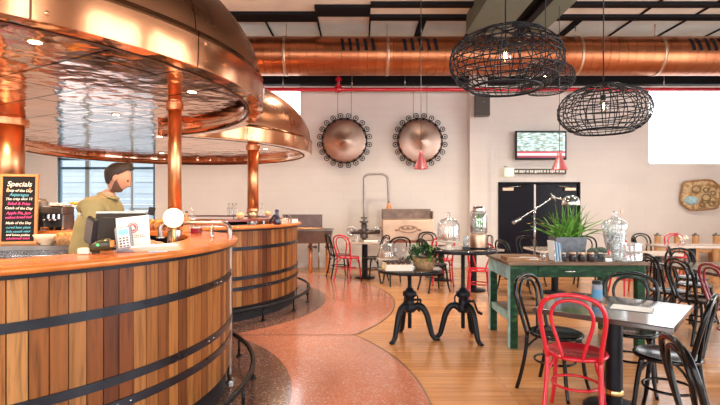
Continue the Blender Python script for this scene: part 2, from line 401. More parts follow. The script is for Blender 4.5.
wall_with_holes('wall_right',YB,YW,0,CZ,[(-1.5,2.2,.5,4.2),(3.0,6.2,.5,4.2),(6.9,7.6,.9,4.2)],lambda mb,a,b,c,d:mb.box(XR,XR+.2,a,b,c,d),M['wall_side'])
struct('wall_left',MB().box(XL-.2,XL,YB,YW,0,CZ),M['wall_side'])
wall_with_holes('wall_front',XL-.2,XR+.2,0,CZ+.1,[(-6.6,-5.0,.4,4.4),(-3.2,-1.7,.4,4.4),(.6,2.3,.4,4.4),(4.8,6.6,.4,4.4)],lambda mb,a,b,c,d:mb.box(a,b,YB-.2,YB,c,d),M['wall'])
# pilaster left of the doors
struct('wall_pilaster',MB().box(X(467.5,YW),X(487.5,YW-.25),YW-.25,YW,0,CZ),M['wall'])
struct('baseboard_back',MB().box(X(160,YW),X(466,YW),YW-.02,YW-.001,0,.1),M['white'])
# high windows
def window(n,h,muls,y=YW,fr=M['white'],t=.05,rails=()):
    mb=MB()
    mb.box(h[0],h[1],y+.04,y+.12,h[2],h[2]+t).box(h[0],h[1],y+.04,y+.12,h[3]-t,h[3])
    mb.box(h[0],h[0]+t,y+.04,y+.12,h[2],h[3]).box(h[1]-t,h[1],y+.04,y+.12,h[2],h[3])
    for u in muls: mb.box(u-t/2,u+t/2,y+.045,y+.115,h[2]+t,h[3]-t)
    for z in rails: mb.box(h[0]+t,h[1]-t,y+.05,y+.11,z-t/2,z+t/2)
    w=struct(n,mb,fr)
    p=MB().box(h[0]+t*.5,h[1]-t*.5,y+.075,y+.081,h[2]+t*.5,h[3]-t*.5).build('window_pane',M['pane'],w)
    return w
window('window_1',W1,[-3.5]); window('window_2',W2,[])
window('window_3',W3,[],fr=M['frame_blue'],t=.06,rails=[Z(168,YW)])
struct('trim_9',MB().box(X(86,YW)-.05,X(86,YW)+.05,YW+.05,YW+.11,.2,2.55).box(X(131,YW)-.03,X(131,YW)+.03,YW+.05,YW+.11,.2,2.55).box(X(128,YW),X(153,YW),YW+.046,YW+.105,Z(210,YW),Z(208,YW)),M['pale_blue_frame'])
# daylight openings of the right and front walls
for i,(a,b) in enumerate([(-1.5,2.2),(3.0,6.2),(6.9,7.6)]):
    mb=MB()
    for y in (a,(a+b)/2-.03,b-.06): mb.box(XR+.05,XR+.12,y,y+.06,.9 if i==2 else .5,4.2)
    struct('window_%d'%(i+4),mb,M['frame_blue'])
for i,(a,b) in enumerate([(-6.6,-5.0),(-3.2,-1.7),(.6,2.3),(4.8,6.6)]):
    mb=MB()
    for x in (a,(a+b)/2-.03,b-.06): mb.box(x,x+.06,YB-.14,YB-.07,.4,4.4)
    mb.box(a,b,YB-.13,YB-.08,2.5,2.57)
    struct('window_%d'%(i+7),mb,M['frame_blue'])
# ceiling with black beams and battens
struct('ceiling',MB().box(XL-.2,XR+.2,8.6,10.85,CZ+.12,CZ+.3),M['ceiling'])
struct('ceiling',MB().box(XL-.2,XR+.2,10.85,YW+.2,CZ+.12,CZ+.3),M['ceiling_black'])  # unseen strip behind the duct, made black to darken the duct's reflection
struct('ceiling',MB().box(XL-.2,XR+.2,YB-.2,8.6,CZ+.12,CZ+.3),mat('ceiling_dark_panel',(.10,.095,.085),.8,var=.2,scale=1.5))  # unseen ceiling nearer the camera, made dark to cut fill and dome reflections
mb=MB()
gx=[-9,-7.28,-6.21,-5.14,-4.07,-3.0,-1.93,-.86,.21,1.28,2.35,3.42,4.46,5.55,6.65,7.72,9.39]
for i,x in enumerate(gx):
    w=.075 if i in (9,12) else .022
    mb.box(x-w,x+w if i in(9,12) else x+.012,9.5 if x<4.6 else YB,YW,CZ+.09,CZ+.121)
struct('trim_4',mb,M['ceiling_black'])
mb=MB(); mb.box(-9,-.86,9.32,9.72,CZ+.06,CZ+.119).box(-.86,.2,9.0,9.45,CZ+.06,CZ+.119)
for (a,b) in ((9.46,9.66),(8.86,9.03),(7.2,7.4),(5.6,5.8)): mb.box(.2,9.4,a,b,CZ+.06,CZ+.119)
mb.box(-9,.2,7.2,7.4,CZ,CZ+.119).box(-9,.2,5.6,5.8,CZ,CZ+.119)
struct('trim_5',mb,M['ceiling_black'])
struct('ceiling_beam',MB().box(2.11,2.88,YB,9.5,4.9,CZ+.12),M['beam_green'])
struct('ceiling_beam',MB().box(3.16,3.62,YB,9.5,4.9,CZ+.12),M['beam_green'])
struct('recess_shade_flange',MB().box(2.885,3.155,YB,9.5,5.02,CZ+.12).box(3.08,3.2,YB,9.5,4.88,4.93),M['ceiling_black'])  # black box paints in the recess shadow; thin strip is the black flange
struct('ceiling_beam',MB().box(XL,XR,YW-.2,YW-.01,Z(84,YW-.2),Z(73,YW-.2)),M['ceiling_black'])
# the building across the street, seen through the left window
mb=MB()
for k in range(26): mb.box(-16,-4,17+(k%2)*.03,17.2,-.5+k*.2,-.5+k*.2+.195)
st=struct('street_wall',mb,mat('street_siding',(.24,.29,.33),.8,var=.12,scale=1))
struct('ground',MB().box(-30,30,YW+.25,45,-.3,-.15),mat('street_concrete',(.5,.5,.5),.9))

# double door
mid=X(535,YW)
w=.045
mb=MB().box(DX0-w,DX0,YW-.03,YW+.15,0,DZ+w).box(DX1,DX1+w,YW-.03,YW+.15,0,DZ+w).box(DX0,DX1,YW-.03,YW+.15,DZ,DZ+w)
fr=struct('trim_7',mb,M['ceiling_black'])
for k,(a,b) in enumerate(((DX0,mid-.02),(mid+.02,DX1))):
    d=struct('door_%d'%(k+1),MB().box(a+.005,b-.005,YW+.02,YW+.07,.01,DZ-.005),M['door_dark'],bev=.004)
    cx=a+.18 if k==0 else b-.20
    MB().box(cx-.13,cx+.13,YW-.05,YW+.02,DZ-.16,DZ-.09).build('door_closer',M['copper_pale'],d,bev=.005)
    s=1 if k==0 else -1
    MB().tube([(cx,YW-.03,DZ-.08),(cx+s*.3,YW-.06,DZ-.05)],.01,6).build('closer_arm',M['steel'],d)
    hx=b-.09 if k==0 else a+.09
    MB().tube([(hx,YW+.02,1.05),(hx,YW-.04,1.05),(hx+(-.1 if k==0 else .1),YW-.04,1.05)],.011,8).build('door_handle',M['brass'],d)
struct('door_gap_strip',MB().box(mid-.018,mid+.018,YW-.002,YW+.05,.01,DZ-.005),M['white'])  # white strip standing in for the bright gap between the doors

# ------------------------------------------------------------------ brew vat bars
def ring(mb,r0,r1,z0,z1,n=128,a0=0,a1=2*PI):
    return mb.lathe([(r0,z0),(r1,z0)],n,smooth=False,a0=a0,a1=a1).lathe([(r1,z0),(r1,z1)],n,a0=a0,a1=a1).lathe([(r1,z1),(r0,z1)],n,smooth=False,a0=a0,a1=a1).lathe([(r0,z1),(r0,z0)],n,a0=a0,a1=a1)
CT=1.222
def make_vat(loc,label,inner=True):
    t=thing('vat_bar',label,'bar',loc,0)
    mb=MB(); n=142
    for i in range(n):
        a0=2*PI*(i+.03)/n;a1=2*PI*(i+.97)/n;am=(a0+a1)/2
        ro=1.92;ri=1.86
        pts=[(ro*math.cos(a0),ro*math.sin(a0)),((ro+.001)*math.cos(am),(ro+.001)*math.sin(am)),(ro*math.cos(a1),ro*math.sin(a1)),(ri*math.cos(a1),ri*math.sin(a1)),(ri*math.cos(a0),ri*math.sin(a0))]
        mb.prism(pts,.2,1.166)
    st=mb.build('staves',M['stave'],t)
    b=ring(MB(),1.80,1.865,.012,1.165).build('liner',M['black_rubber'],t)
    ring(MB(),1.70,1.885,.006,.235).build('plinth',M['black_rubber'],t)
    for z in (.935,.56,.425):
        h=ring(MB(),1.915,1.932,z-.024,z+.024).build('hoop',M['hoop_iron'],t)
        for k in range(6):
            a=2*PI*k/6+z*3+.3
            for da in (-.02,.02):
                aa=a+da; R=Matrix.Translation((1.932*math.cos(aa),1.932*math.sin(aa),z))@Matrix.Rotation(aa,4,'Z')@Matrix.Rotation(PI/2,4,'Y')
                MB().lathe([(0,.005),(.004,.004),(.007,0)],8,M=R).build('bolt',M['steel'],h)
    ring(MB(),1.86,1.945,1.158,1.182).build('counter_rail',M['black_iron'],t)
    c=MB().lathe([(1.585,1.182),(1.972,1.182)],160,smooth=False).lathe([(1.972,1.182),(1.985,1.192),(1.985,1.212),(1.972,CT)],160).lathe([(1.585,CT),(1.585,1.182)],160).build('counter_edge',M['counter_edge'],t)
    MB().lathe([(1.972,CT),(1.585,CT)],160,smooth=False).build('countertop',M['copper_counter'],t)
    # low foot rail on brackets round the visible side
    z=.19;R=2.11
    pts=[(R*math.cos(a),R*math.sin(a),z) for a in [-1.95+i*.045 for i in range(80)]]
    fr=MB().tube(pts,.021,10).build('foot_rail',M['black_iron'],t)
    for a in [-1.9+i*.31 for i in range(12)]:
        MB().tube([(R*math.cos(a),R*math.sin(a),z),(R*math.cos(a),R*math.sin(a),.018)],.012,8).cyl(R*math.cos(a),R*math.sin(a),.006,.02,.03,12).build('rail_bracket',M['black_iron'],fr)
    if inner:
        s=ring(MB(),1.08,1.585,1.06,1.1,96,a0=-.2,a1=PI+.6)
        s.build('inner_shelf',M['steel_brush'],t)
        cab=ring(MB(),1.14,1.58,.1,1.058,96,a0=.35,a1=PI+.5).build('inner_cabinet',M['steel'],t)
        for k in range(5):
            a0=.55+k*.48
            ring(MB(),1.115,1.139,.2,1.0,10,a0=a0,a1=a0+.43).build('cabinet_door',M['dark_steel'] if k%2 else M['steel'],cab)
    return t
vat1=make_vat((VX,V1,0),'near round bar like a timber vat with black iron hoops')
vat2=make_vat((VX,V2,0),'far round timber vat bar carrying gourds and a dark jug')
struct('floor_platform',MB().lathe([(0,.1),(1.68,.1)],64,(VX,V1),smooth=False).lathe([(1.68,.1),(1.68,.006)],64,(VX,V1)),M['platform'])
struct('floor_platform',MB().lathe([(0,.1),(1.68,.1)],64,(VX,V2),smooth=False).lathe([(1.68,.1),(1.68,.006)],64,(VX,V2)),M['platform'])

# ------------------------------------------------------------------ copper hoods
HB=2.285; SK=2.485
def make_hood(loc,label,posts,lights):
    t=thing('copper_hood',label,'hood',loc,0)
    prof=[]
    for i in range(33):
        u=PI/2*i/32; prof.append((2.155*math.cos(u),SK+.0+1.07*math.sin(u)))
    prof=[p for p in prof if p[0]>.34]
    MB().lathe(prof,128).build('dome',M['copper_dome'],t)
    MB().lathe([(.36,3.45),(.33,3.62),(.28,3.75),(.26,CZ+.12)],40).build('flue',M['copper_dome'],t)
    r=MB().lathe([(2.16,SK+.012),(2.178,SK+.006),(2.175,SK-.03),(2.17,HB+.02),(2.165,HB)],160).lathe([(2.12,SK),(2.16,SK+.012)],160).build('rim_band',M['copper_rim'],t)
    mb=MB()
    for k in range(16):
        a=2*PI*k/16+.03;zz=SK-.05 if k%2 else HB+.04
        R=Matrix.Translation((2.173*math.cos(a),2.173*math.sin(a),zz))@Matrix.Rotation(a,4,'Z')@Matrix.Rotation(PI/2,4,'Y')
        MB().lathe([(0,.007),(.007,.005),(.011,0)],8,M=R).build('bolt',M['copper'],r)
    MB().lathe([(2.165,HB),(2.04,HB)],160,smooth=False).lathe([(2.04,HB),(2.035,HB),(2.035,HB+.1)],160).build('lip',M['copper_lip'],t)
    MB().lathe([(2.056,HB-.003),(2.032,HB-.003),(2.032,HB+.004)],160).build('lip_joint',M['seam'],t)
    MB().lathe([(2.165,HB+.1),(0,HB+.1)],160,smooth=False).build('soffit',M['copper_soffit'],t)
    for (x,y,rad,z0) in posts:
        x-=loc[0];y-=loc[1]
        p=MB().tube([(x,y,z0+.32),(x,y,HB+.1)],rad,28).build('support_post',M['copper'],t)
        MB().cyl(x,y,HB+.065,HB+.1,rad*1.3,28).build('top_flange',M['copper'],p); MB().cyl(x,y,z0+.30,z0+.335,rad*1.12,28).build('lower_flange',M['copper'],p)
        MB().tube([(x,y,z0+.17),(x,y,z0+.30)],rad*.95,28).build('sight_glass',M['copper_pale'],p)
        MB().cyl(x,y,z0,z0+.03,rad*1.7,28).cyl(x,y,z0+.03,z0+.17,rad*1.1,28).build('base_fitting',M['steel'],p)
    for (x,y) in lights:
        x-=loc[0];y-=loc[1]
        d=MB().lathe([(.03,HB+.098),(.045,HB+.094),(.05,HB+.1)],24,(x,y)).build('downlight',M['steel'],t)
        MB().lathe([(0,HB+.096),(.032,HB+.096)],24,(x,y)).build('lamp_disc',M['down'],d)
    return t
hood1=make_hood((VX,V1,0),'big near copper hood over the timber bar, its dome leaving the frame at top left',
  [(X(174.7,4.30),4.30,.058,1.10),(X(9.5,5.15),5.15,.14,CT)],
  [(X(35,2.6),2.6+0.0),(X(192,3.75),3.75),(-2.9,2.5),(-3.6,4.6),(-2.4,4.7)])
hood2=make_hood((VX,V2,0),'smaller looking far copper hood beside the bright high window',
  [(X(253,7.5),7.5,.085,1.10),(X(175,8.5),8.5,.07,1.10)],
  [(-1.75,6.3),(-2.6,6.2),(-1.5,7.6),(-3.4,8.2)])

vat1.location.x-=.025; vat2.location.x+=.02
def trim_lip(o,y0,y1):
    import bmesh
    bm=bmesh.new(); bm.from_mesh(o.data); oy=o.parent.location.y
    bmesh.ops.delete(bm,geom=[f for f in bm.faces if f.calc_center_median().x<.2 and y0<f.calc_center_median().y+oy<y1],context='FACES')
    bm.to_mesh(o.data); bm.free()
for o in list(hood1.children)+list(hood2.children):
    if o.name.startswith('lip'): trim_lip(o,4.85,6.3)
for r_,kl in ((hood1,True),(hood2,False),(vat1,True),(vat2,False)): clip_at(r_,YS,kl)
# ------------------------------------------------------------------ steel arch rail on the near bar
t=thing('steel_arch_rail','bent steel tube rail rising from the near bar top and dropping to the floor','rail',(0,0,0))
ax,ay=X(229.8,4.02),4.02
P=[(X(158,3.9),3.95,CT),(X(158,3.9),3.95,1.30),(X(161,3.9),3.96,1.335),(X(170,3.95),3.97,1.35),(X(200,4),4.0,1.345),(X(219,4.0),4.02,1.34),(X(227,4),4.03,1.32),(ax,ay,1.27),(ax,ay,1.1),(ax,ay,.7),(ax,ay,.3),(ax,ay,.03)]
MB().tube(spline(P,5),.021,12).build('tube',mat('brown_steel',(.34,.27,.23),.3,1),t)
MB().cyl(ax,ay,.006,.03,.04,20).build('floor_flange',M['steel'],t)
MB().cyl(X(158,3.9),3.95,CT,CT+.012,.035,20).build('counter_flange',M['steel'],t)
MB().tube([(X(212,4),4.01,1.34),(X(212,4),3.99,1.24),(X(213,4),3.99,CT)],.014,10).build('strut',M['steel'],t)

# globe lamp
gxx,gy=X(173.5,3.86),3.86
t=thing('globe_lamp','round cream glowing globe lamp on the near bar in front of the copper post','lamp',(gxx,gy,CT if False else 1.10))
MB().cyl(0,0,0,.02,.05,24).cyl(0,0,.02,.2,.018,16).build('stand',M['brass'],t)
MB().ball(0,0,Z(218,gy)-1.10,.079,28,16).build('globe',M['globe'],t)

# ------------------------------------------------------------------ duct, pipe, valve
DY=10.0;DR=.395;DZc=(Z(37,DY)+Z(75.5,DY))/2
t=thing('ventilation_duct','long round copper-brown ventilation duct spanning the room under the ceiling','duct',(0,DY,DZc))
mb=MB(); Ry=Matrix.Rotation(PI/2,4,'Y')
prof=[]; x=-8.95; k=0
while x<9.35:
    mb.lathe([(DR-.004,x),(DR,x+.003),(DR,x+.171),(DR-.004,x+.175)][1:3],64,M=Ry); mb.lathe([(DR,x+.171),(DR-.005,x+.175)],64,M=Ry); x+=.175
def duct_mat():
    m,nt,b=nodes('spiral_duct_copper'); N=nt.nodes.new; L=nt.links.new
    tc=N('ShaderNodeTexCoord'); sp=N('ShaderNodeSeparateXYZ'); L(tc.outputs['Object'],sp.inputs[0])
    mo=N('ShaderNodeMath'); mo.operation='MULTIPLY'; mo.inputs[1].default_value=1/.175; L(sp.outputs[0],mo.inputs[0])
    fl=N('ShaderNodeMath'); fl.operation='FLOOR'; L(mo.outputs[0],fl.inputs[0]); wn=N('ShaderNodeTexWhiteNoise'); wn.noise_dimensions='1D'; L(fl.outputs[0],wn.inputs['W'])
    L(ramp(nt,wn.outputs[0],[(0,(.40,.13,.055)),(1,(.48,.17,.075))]),b.inputs['Base Color']); b.inputs['Metallic'].default_value=.9; b.inputs['Roughness'].default_value=.3
    return m
mb.build('duct_body',duct_mat(),t)
for grp in ((341,348.5,356,364,371.5),(403.5,411,419,427,434.5),(692,699,707,714,721)):
    for px in grp:
        xx=X(px+1.5,DY-DR)
        mb=MB(); pts=[]
        for i in range(7):
            a=math.radians(-1+i*7.2); pts.append((xx+.02-i*.006,-DR*math.cos(a)-.004,DR*math.sin(a)))
        for i in range(6):
            a=Vector(pts[i]);b=Vector(pts[i+1]); q=Vector((.032,0,0)); o=Vector((0,-.006,.003))
            mb.add([a-q,a+q,b+q,b-q,a-q+o,a+q+o,b+q+o,b-q+o],[(0,1,2,3),(4,5,6,7),(0,1,5,4),(2,3,7,6),(1,2,6,5),(0,3,7,4)])
        mb.build('vent_slot',M['ceiling_black'],t)
for px in (388,582,284,664):
    xx=X(px,DY-.3)
    mb=MB().lathe([(DR+.003,xx-.03),(DR+.008,xx-.03),(DR+.008,xx+.03),(DR+.003,xx+.03)],48,M=Ry)
    mb.tube([(xx,0,DR),(xx,0,CZ+.12-DZc)],.012,6).build('hanger',M['copper_pale'],t)
PY=YW-.28; PZ=Z(89.5,PY)
t=thing('fire_sprinkler_pipe','red fire pipe running along the back wall below the black beam','pipe',(0,PY,PZ))
MB().tube([(XL+.05,0,0),(XR-.05,0,0)],.042,14).build('pipe_run',M['red'],t)
vx=X(338.5,PY)
MB().tube([(vx,0,.0),(vx,0,.17),(vx,-.02,.36)],.04,12).ball(vx,0,0,.075,16,10).cyl(vx,0,.06,.1,.075,16).cyl(vx,0,.2,.26,.07,16).tube([(vx-.09,0,0),(vx+.09,0,0)],.058,14).build('valve',M['red'],t)
for px in (283,352,405,664): MB().tube([(X(px,PY),0,.04),(X(px,PY),0,Z(74,PY)-PZ+.05)],.008,6).build('hanger_rod',M['steel'],t)

# ------------------------------------------------------------------ speaker, tv, sign, thermostat, plaque
SY=YW-.42
t=thing('loudspeaker','dark grey loudspeaker hung high on the pilaster','speaker',(X(482,SY),SY,Z(105.5,SY)),-.12)
MB().box(-.165,.165,-.12,.1,-.25,.25).build('cabinet',mat('speaker_grey',(.11,.095,.08),.5),t,bev=.01)
MB().box(-.155,.155,-.13,-.12,-.235,.235).build('grille',mat('speaker_grille',(.085,.075,.065),.7,bump=.4,bscale=200),t)
MB().ball(.02,-.132,.06,.012,10,6).build('badge',M['steel'],t)
MB().box(-.04,.04,.1,.172,-.05,.05).build('bracket',M['black_iron'],t)
TY=YW-.12
def tvm():
    m,nt,b=nodes('tv_picture'); N=nt.nodes.new; L=nt.links.new
    tc=N('ShaderNodeTexCoord'); sp=N('ShaderNodeSeparateXYZ'); L(tc.outputs['Generated'],sp.inputs[0])
    mp=N('ShaderNodeMapping'); mp.inputs['Scale'].default_value=(7,1,14); L(tc.outputs['Generated'],mp.inputs[0]); no=N('ShaderNodeTexNoise'); no.inputs['Scale'].default_value=1.2; no.inputs['Detail'].default_value=6; L(mp.outputs[0],no.inputs[0])
    c=ramp(nt,no.outputs[0],[(.3,(.06,.12,.10)),(.43,(.30,.34,.24)),(.54,(.45,.60,.62)),(.68,(.85,.95,1))])
    d=ramp(nt,sp.outputs[2],[(.0,(.30,.03,.06)),(.07,(.35,.04,.08)),(.09,(.8,.6,.5)),(.17,(.85,.6,.6)),(.19,(.6,.04,.08)),(.24,(.5,.05,.08)),(.26,(0,0,0)),(1,(0,0,0))])
    f=ramp(nt,sp.outputs[2],[(.25,(1,1,1)),(.27,(0,0,0))])
    mx=N('ShaderNodeMixRGB'); L(f,mx.inputs[0]); L(c,mx.inputs[1]); L(d,mx.inputs[2])
    L(mx.outputs[0],b.inputs['Emission Color']); b.inputs['Emission Strength'].default_value=1.1; b.inputs['Base Color'].default_value=(.02,.02,.02,1); b.inputs['Roughness'].default_value=.2
    return m
t=thing('television','wall television above the double doors showing a pale scene','television',((X(515,TY)+X(566,TY))/2,TY,Z(145.5,TY)))
hw=X(566,TY)-X(515,TY);hh=.34
MB().box(-hw/2,hw/2,-.04,.03,-hh,hh).build('casing',M['black_plastic'],t,bev=.01)
MB().box(-hw/2+.04,hw/2-.04,-.046,-.04,-hh+.05,hh-.045).build('screen',tvm(),t)
MB().box(-.2,.2,.03,.119,-.15,.15).build('wall_bracket',M['black_iron'],t)
GY=YW-.06
t=thing('lettered_sign_strip','narrow dark sign strip with worn white lettering between television and doors','sign',(X(537,GY),GY,Z(171.5,GY)))
MB().box(X(513,GY)-X(537,GY),X(566,GY)-X(537,GY),-.02,.059,-.062,.062).build('sign_board',mat('sign_dark',(.10,.09,.06),.6),t,bev=.004)
mb=MB(); random.seed(3); x=X(514.5,GY)-X(537,GY)
while x<.62:
    w=random.choice((.03,.04,.05))
    mb.box(x,x+w,-.026,-.02,-.03+random.uniform(-.01,.01),.028)
    x+=w+random.choice((.008,.01,.012,.03))
mb.build('lettering',M['white'],t)
t=thing('emergency_light','small pale green box light at the left end of the sign strip','light fixture',(X(509,GY),GY,Z(172.5,GY)))
MB().box(-.1,.1,-.08,.059,-.1,.1).build('housing',mat('pale_green_box',(.72,.78,.6),.5,emis=(.8,.9,.65),estr=.35),t,bev=.015)
MB().tube([(-.02,0,.1),(-.05,.02,.14),(-.1,.055,.15)],.012,8).build('conduit',M['steel'],t)
t=thing('wall_switch','small beige switch plate on the back wall right of the doors','switch',(X(622,YW),YW-.011,Z(212,YW)))
MB().box(-.045,.045,-.01,.01,-.07,.07).build('plate',M['cream'],t,bev=.004); MB().box(-.012,.012,-.018,-.01,-.02,.02).build('rocker',M['white'],t)
# carved plaque
PYY=YW-.05
t=thing('carved_wall_plaque','rounded gilt wall relief with a pale blue patch, on the right of the back wall','wall art',(X(700,PYY),PYY,Z(195,PYY)))
hw=(X(719.5,PYY)-X(680.5,PYY))/2;hh=.35
def pl(s,n=64):
    out=[]
    for i in range(n):
        a=2*PI*i/n; r=1+.035*math.sin(6*a)
        cx=abs(math.cos(a))**.62*math.copysign(1,math.cos(a)); cz=abs(math.sin(a))**.62*math.copysign(1,math.sin(a))
        out.append((cx*hw*s*r,cz*hh*s*r))
    return out
RX=Matrix.Rotation(PI/2,4,'X')
def gilt():
    m,nt,b=nodes('gilt_relief'); N=nt.nodes.new; L=nt.links.new
    tc=N('ShaderNodeTexCoord'); no=N('ShaderNodeTexNoise'); no.inputs['Scale'].default_value=7; no.inputs['Detail'].default_value=6; L(tc.outputs['Object'],no.inputs[0])
    c=ramp(nt,no.outputs[0],[(.3,(.20,.10,.05)),(.45,(.50,.30,.12)),(.55,(.70,.55,.30)),(.65,(.50,.22,.12)),(.75,(.8,.72,.5))])
    L(c,b.inputs['Base Color']); b.inputs['Roughness'].default_value=.5; b.inputs['Metallic'].default_value=.2
    bp=N('ShaderNodeBump'); bp.inputs['Strength'].default_value=.8; bp.inputs['Distance'].default_value=.03; L(no.outputs[0],bp.inputs['Height']); L(bp.outputs[0],b.inputs['Normal'])
    return m
g=gilt()
MB().prism(pl(.97),-.045,.02,M=RX).build('panel',g,t)
MB().tube([(a,-.03,b) for a,b in pl(1)],.024,8,closed=True).build('rope_border',mat('gilt_border',(.38,.22,.11),.5,.2,var=.5,scale=30),t)
MB().ball(-.22,-.02,-.13,.17,18,10,sz=.62,sy=.25).build('blue_patch',mat('pale_blue_patch',(.36,.56,.62),.6,var=.3,scale=14),t)
mb=MB()
for (x,z,r) in ((.12,-.06,.1),(.12,.12,.07),(-.12,.14,.1),(.28,.05,.06),(.25,-.2,.07),(.02,-.22,.06)):
    mb.tube([(x+r*math.cos(a),-.05,z+r*.8*math.sin(a)) for a in [2*PI*i/16 for i in range(16)]],.013,6,closed=True)
mb.build('carved_figures',mat('carving_brown',(.30,.20,.11),.5,.2,var=.4,scale=30),t)

# kettle lids on the wall
LY=YW-.14
def make_lid(px,label):
    cx,cz=X(px,LY),Z(140.7,LY); R=.525
    t=thing('kettle_lid',label,'wall ornament',(cx,LY,cz),0,'round copper kettle lids on the back wall')
    prof=[(0,-.09),(.05,-.088),(.06,-.075),(.3,-.055),(R-.05,-.02),(R,0),(R,.02),(0,.02)]
    Mx=Matrix.Rotation(-PI/2,4,'X')
    MB().lathe([(r,z) for r,z in prof],64,M=Matrix.Rotation(-PI/2,4,'X')).build('disc',LIDM,t)
    MB().ball(0,-.095,0,.035,16,8).build('centre_boss',M['steel'],t)
    MB().tube([(R*1.0*math.cos(a),-.0,R*math.sin(a)) for a in [2*PI*i/64 for i in range(64)]],.011,8,closed=True).build('edge_ring',M['black_iron'],t)
    for k in range(20):
        a=2*PI*(k+.5)/20; c=Vector((math.cos(a)*(R+.065),-.02,math.sin(a)*(R+.065)))
        mb=MB().tube([c+Vector((.055*math.cos(q),0,.055*math.sin(q))) for q in [2*PI*i/14 for i in range(14)]],.0095,6,closed=True)
        mb.ball(c.x,c.y-.01,c.z,.021,8,6)
        d=Vector((math.cos(a),0,math.sin(a))); mb.tube([c-d*.06+Vector((0,0,0)),c-d*.1],.016,6)
        mb.build('clamp_ring',M['black_iron'],t)
    for dx in (-.16,.16): MB().tube([(dx,-.02,R),(dx,-.02,Z(84,YW-.2)-cz+.06)],.006,6).build('hanging_wire',M['dark_steel'],t)
    MB().box(-.06,.06,.02,.138,-.06,.06).build('wall_mount',M['dark_steel'],t)
    return t
LIDM=copper('brushed_lid',(.52,.35,.28),.36,.03,5)
make_lid(344.5,'round brushed copper kettle lid with ring clamps, on the wall right of the far hood')
make_lid(420,'round copper kettle lid with ring clamps, hanging behind the small cone pendant')

# cone pendants
def cone_pendant(px,y0,y1,wpx,Y,label,m):
    cx=X(px,Y); r=wpx/2*Y/F; z0,z1=Z(y1,Y),Z(y0,Y)
    t=thing('cone_pendant',label,'pendant lamp',(cx,Y,z0),0,'small metal cone pendants')
    h=z1-z0
    MB().lathe([(r,0),(r*.93,.015),(r*.45,h*.62),(r*.3,h*.8),(r*.26,h),(0,h+.01)],32).lathe([(r*.97,0),(r*.4,h*.6),(0,h*.75)],32).build('lamp_shade',m,t)
    MB().tube([(0,0,h),(0,0,CZ+.12-z0)],.006,6).build('cord',M['dark_steel'],t)
    MB().ball(0,0,h*.3,r*.35,14,10).build('bulb',M['globe'],t)
cone_pendant(421,151,169,15,8.2,'small purple-pink metal cone pendant in front of the kettle lid',M['pink_cone'])
cone_pendant(559.5,153,169.5,16,8.2,'small rose copper cone pendant at the lower right corner of the television',M['pink_cone'])

# ------------------------------------------------------------------ woven wire pendants
def wire_lamp(cx,Y,cz,D,H,label,seed):
    random.seed(seed)
    t=thing('wire_globe_pendant',label,'pendant lamp',(cx,Y,cz),seed*.7,'woven black wire globe pendants')
    R=D/2;h=H/2;top=.93;bot=-.80
    def pr(u,w=1.0):
        # u in -1..1 -> radius, height
        return R*max(0,(1-abs(u)**2.2))**.5*w, u*h
    mb=MB(); n=38
    for k in range(n):
        a0=2*PI*k/n+random.uniform(-.04,.04); sk=random.uniform(-.12,.12); pts=[]
        for i in range(19):
            u=bot+(top-bot)*i/18; r,z=pr(u,random.uniform(.994,1.004)); a=a0+sk*i/18
            pts.append((r*math.cos(a),r*math.sin(a),z))
        mb.tube(pts,.0052*D,5)
    mb.build('upright_wires',M['black_iron'],t)
    mb=MB()
    us=[-.8+.0*i for i in range(1)]+[-.66,-.5,-.34,-.17,0,.17,.34,.5,.64,.75,.84,.91]
    for u in us[1:]:
        ph=random.uniform(0,6); am=random.uniform(.008,.022); r,z=pr(u)
        mb.tube([(r*(1+.01*math.sin(5*a+ph))*math.cos(a),r*(1+.01*math.sin(5*a+ph))*math.sin(a),z+am*math.sin(a*2+ph)*H) for a in [2*PI*i/48 for i in range(48)]],.006*D,5,closed=True)
    mb.build('woven_rings',M['black_iron'],t)
    r,z=pr(bot)
    MB().tube([(r*math.cos(a),r*math.sin(a),z) for a in [2*PI*i/56 for i in range(56)]],.013*D,8,closed=True).build('bottom_ring',mat('ring_sheen',(.10,.11,.13),.25,.8) if False else M['black_iron'],t)
    r,z=pr(top)
    MB().tube([(r*math.cos(a),r*math.sin(a),z) for a in [2*PI*i/32 for i in range(32)]],.012*D,8,closed=True).tube([(-r,0,z),(r,0,z)],.008,6).tube([(0,-r,z),(0,r,z)],.008,6).build('top_ring',M['black_iron'],t)
    MB().tube([(0,0,h*.62),(0,0,CZ+.12-cz)],.006,6).build('cord',M['black_plastic'],t)
    b=MB().cyl(0,0,h*.42,h*.62,.022,16).build('bulb_holder',M['black_plastic'],t)
    MB().ball(0,0,h*.17,.052,18,12,sz=1.15).build('bulb_glass',M['glass'],b)
    MB().tube([(-.012,0,h*.12),(-.012,0,h*.3),(.0,0,h*.14),(.012,0,h*.3),(.012,0,h*.12)],.0035,5).build('filament',M['bulb'],b)
    return t
wire_lamp(X(505.5,3.9),3.9,Z(62,3.9),.90,.54,'largest woven black wire globe pendant, nearest the camera, with a glowing filament bulb',1)
wire_lamp(X(603.5,4.93),4.93,Z(111,4.93),.885,.53,'black wire globe pendant hanging lowest, at the left edge of the bright high window',2)
wire_lamp(X(545.5,5.7),5.7,Z(78.5,5.7),.66,.40,'small black wire globe pendant partly hidden behind the largest one',3)

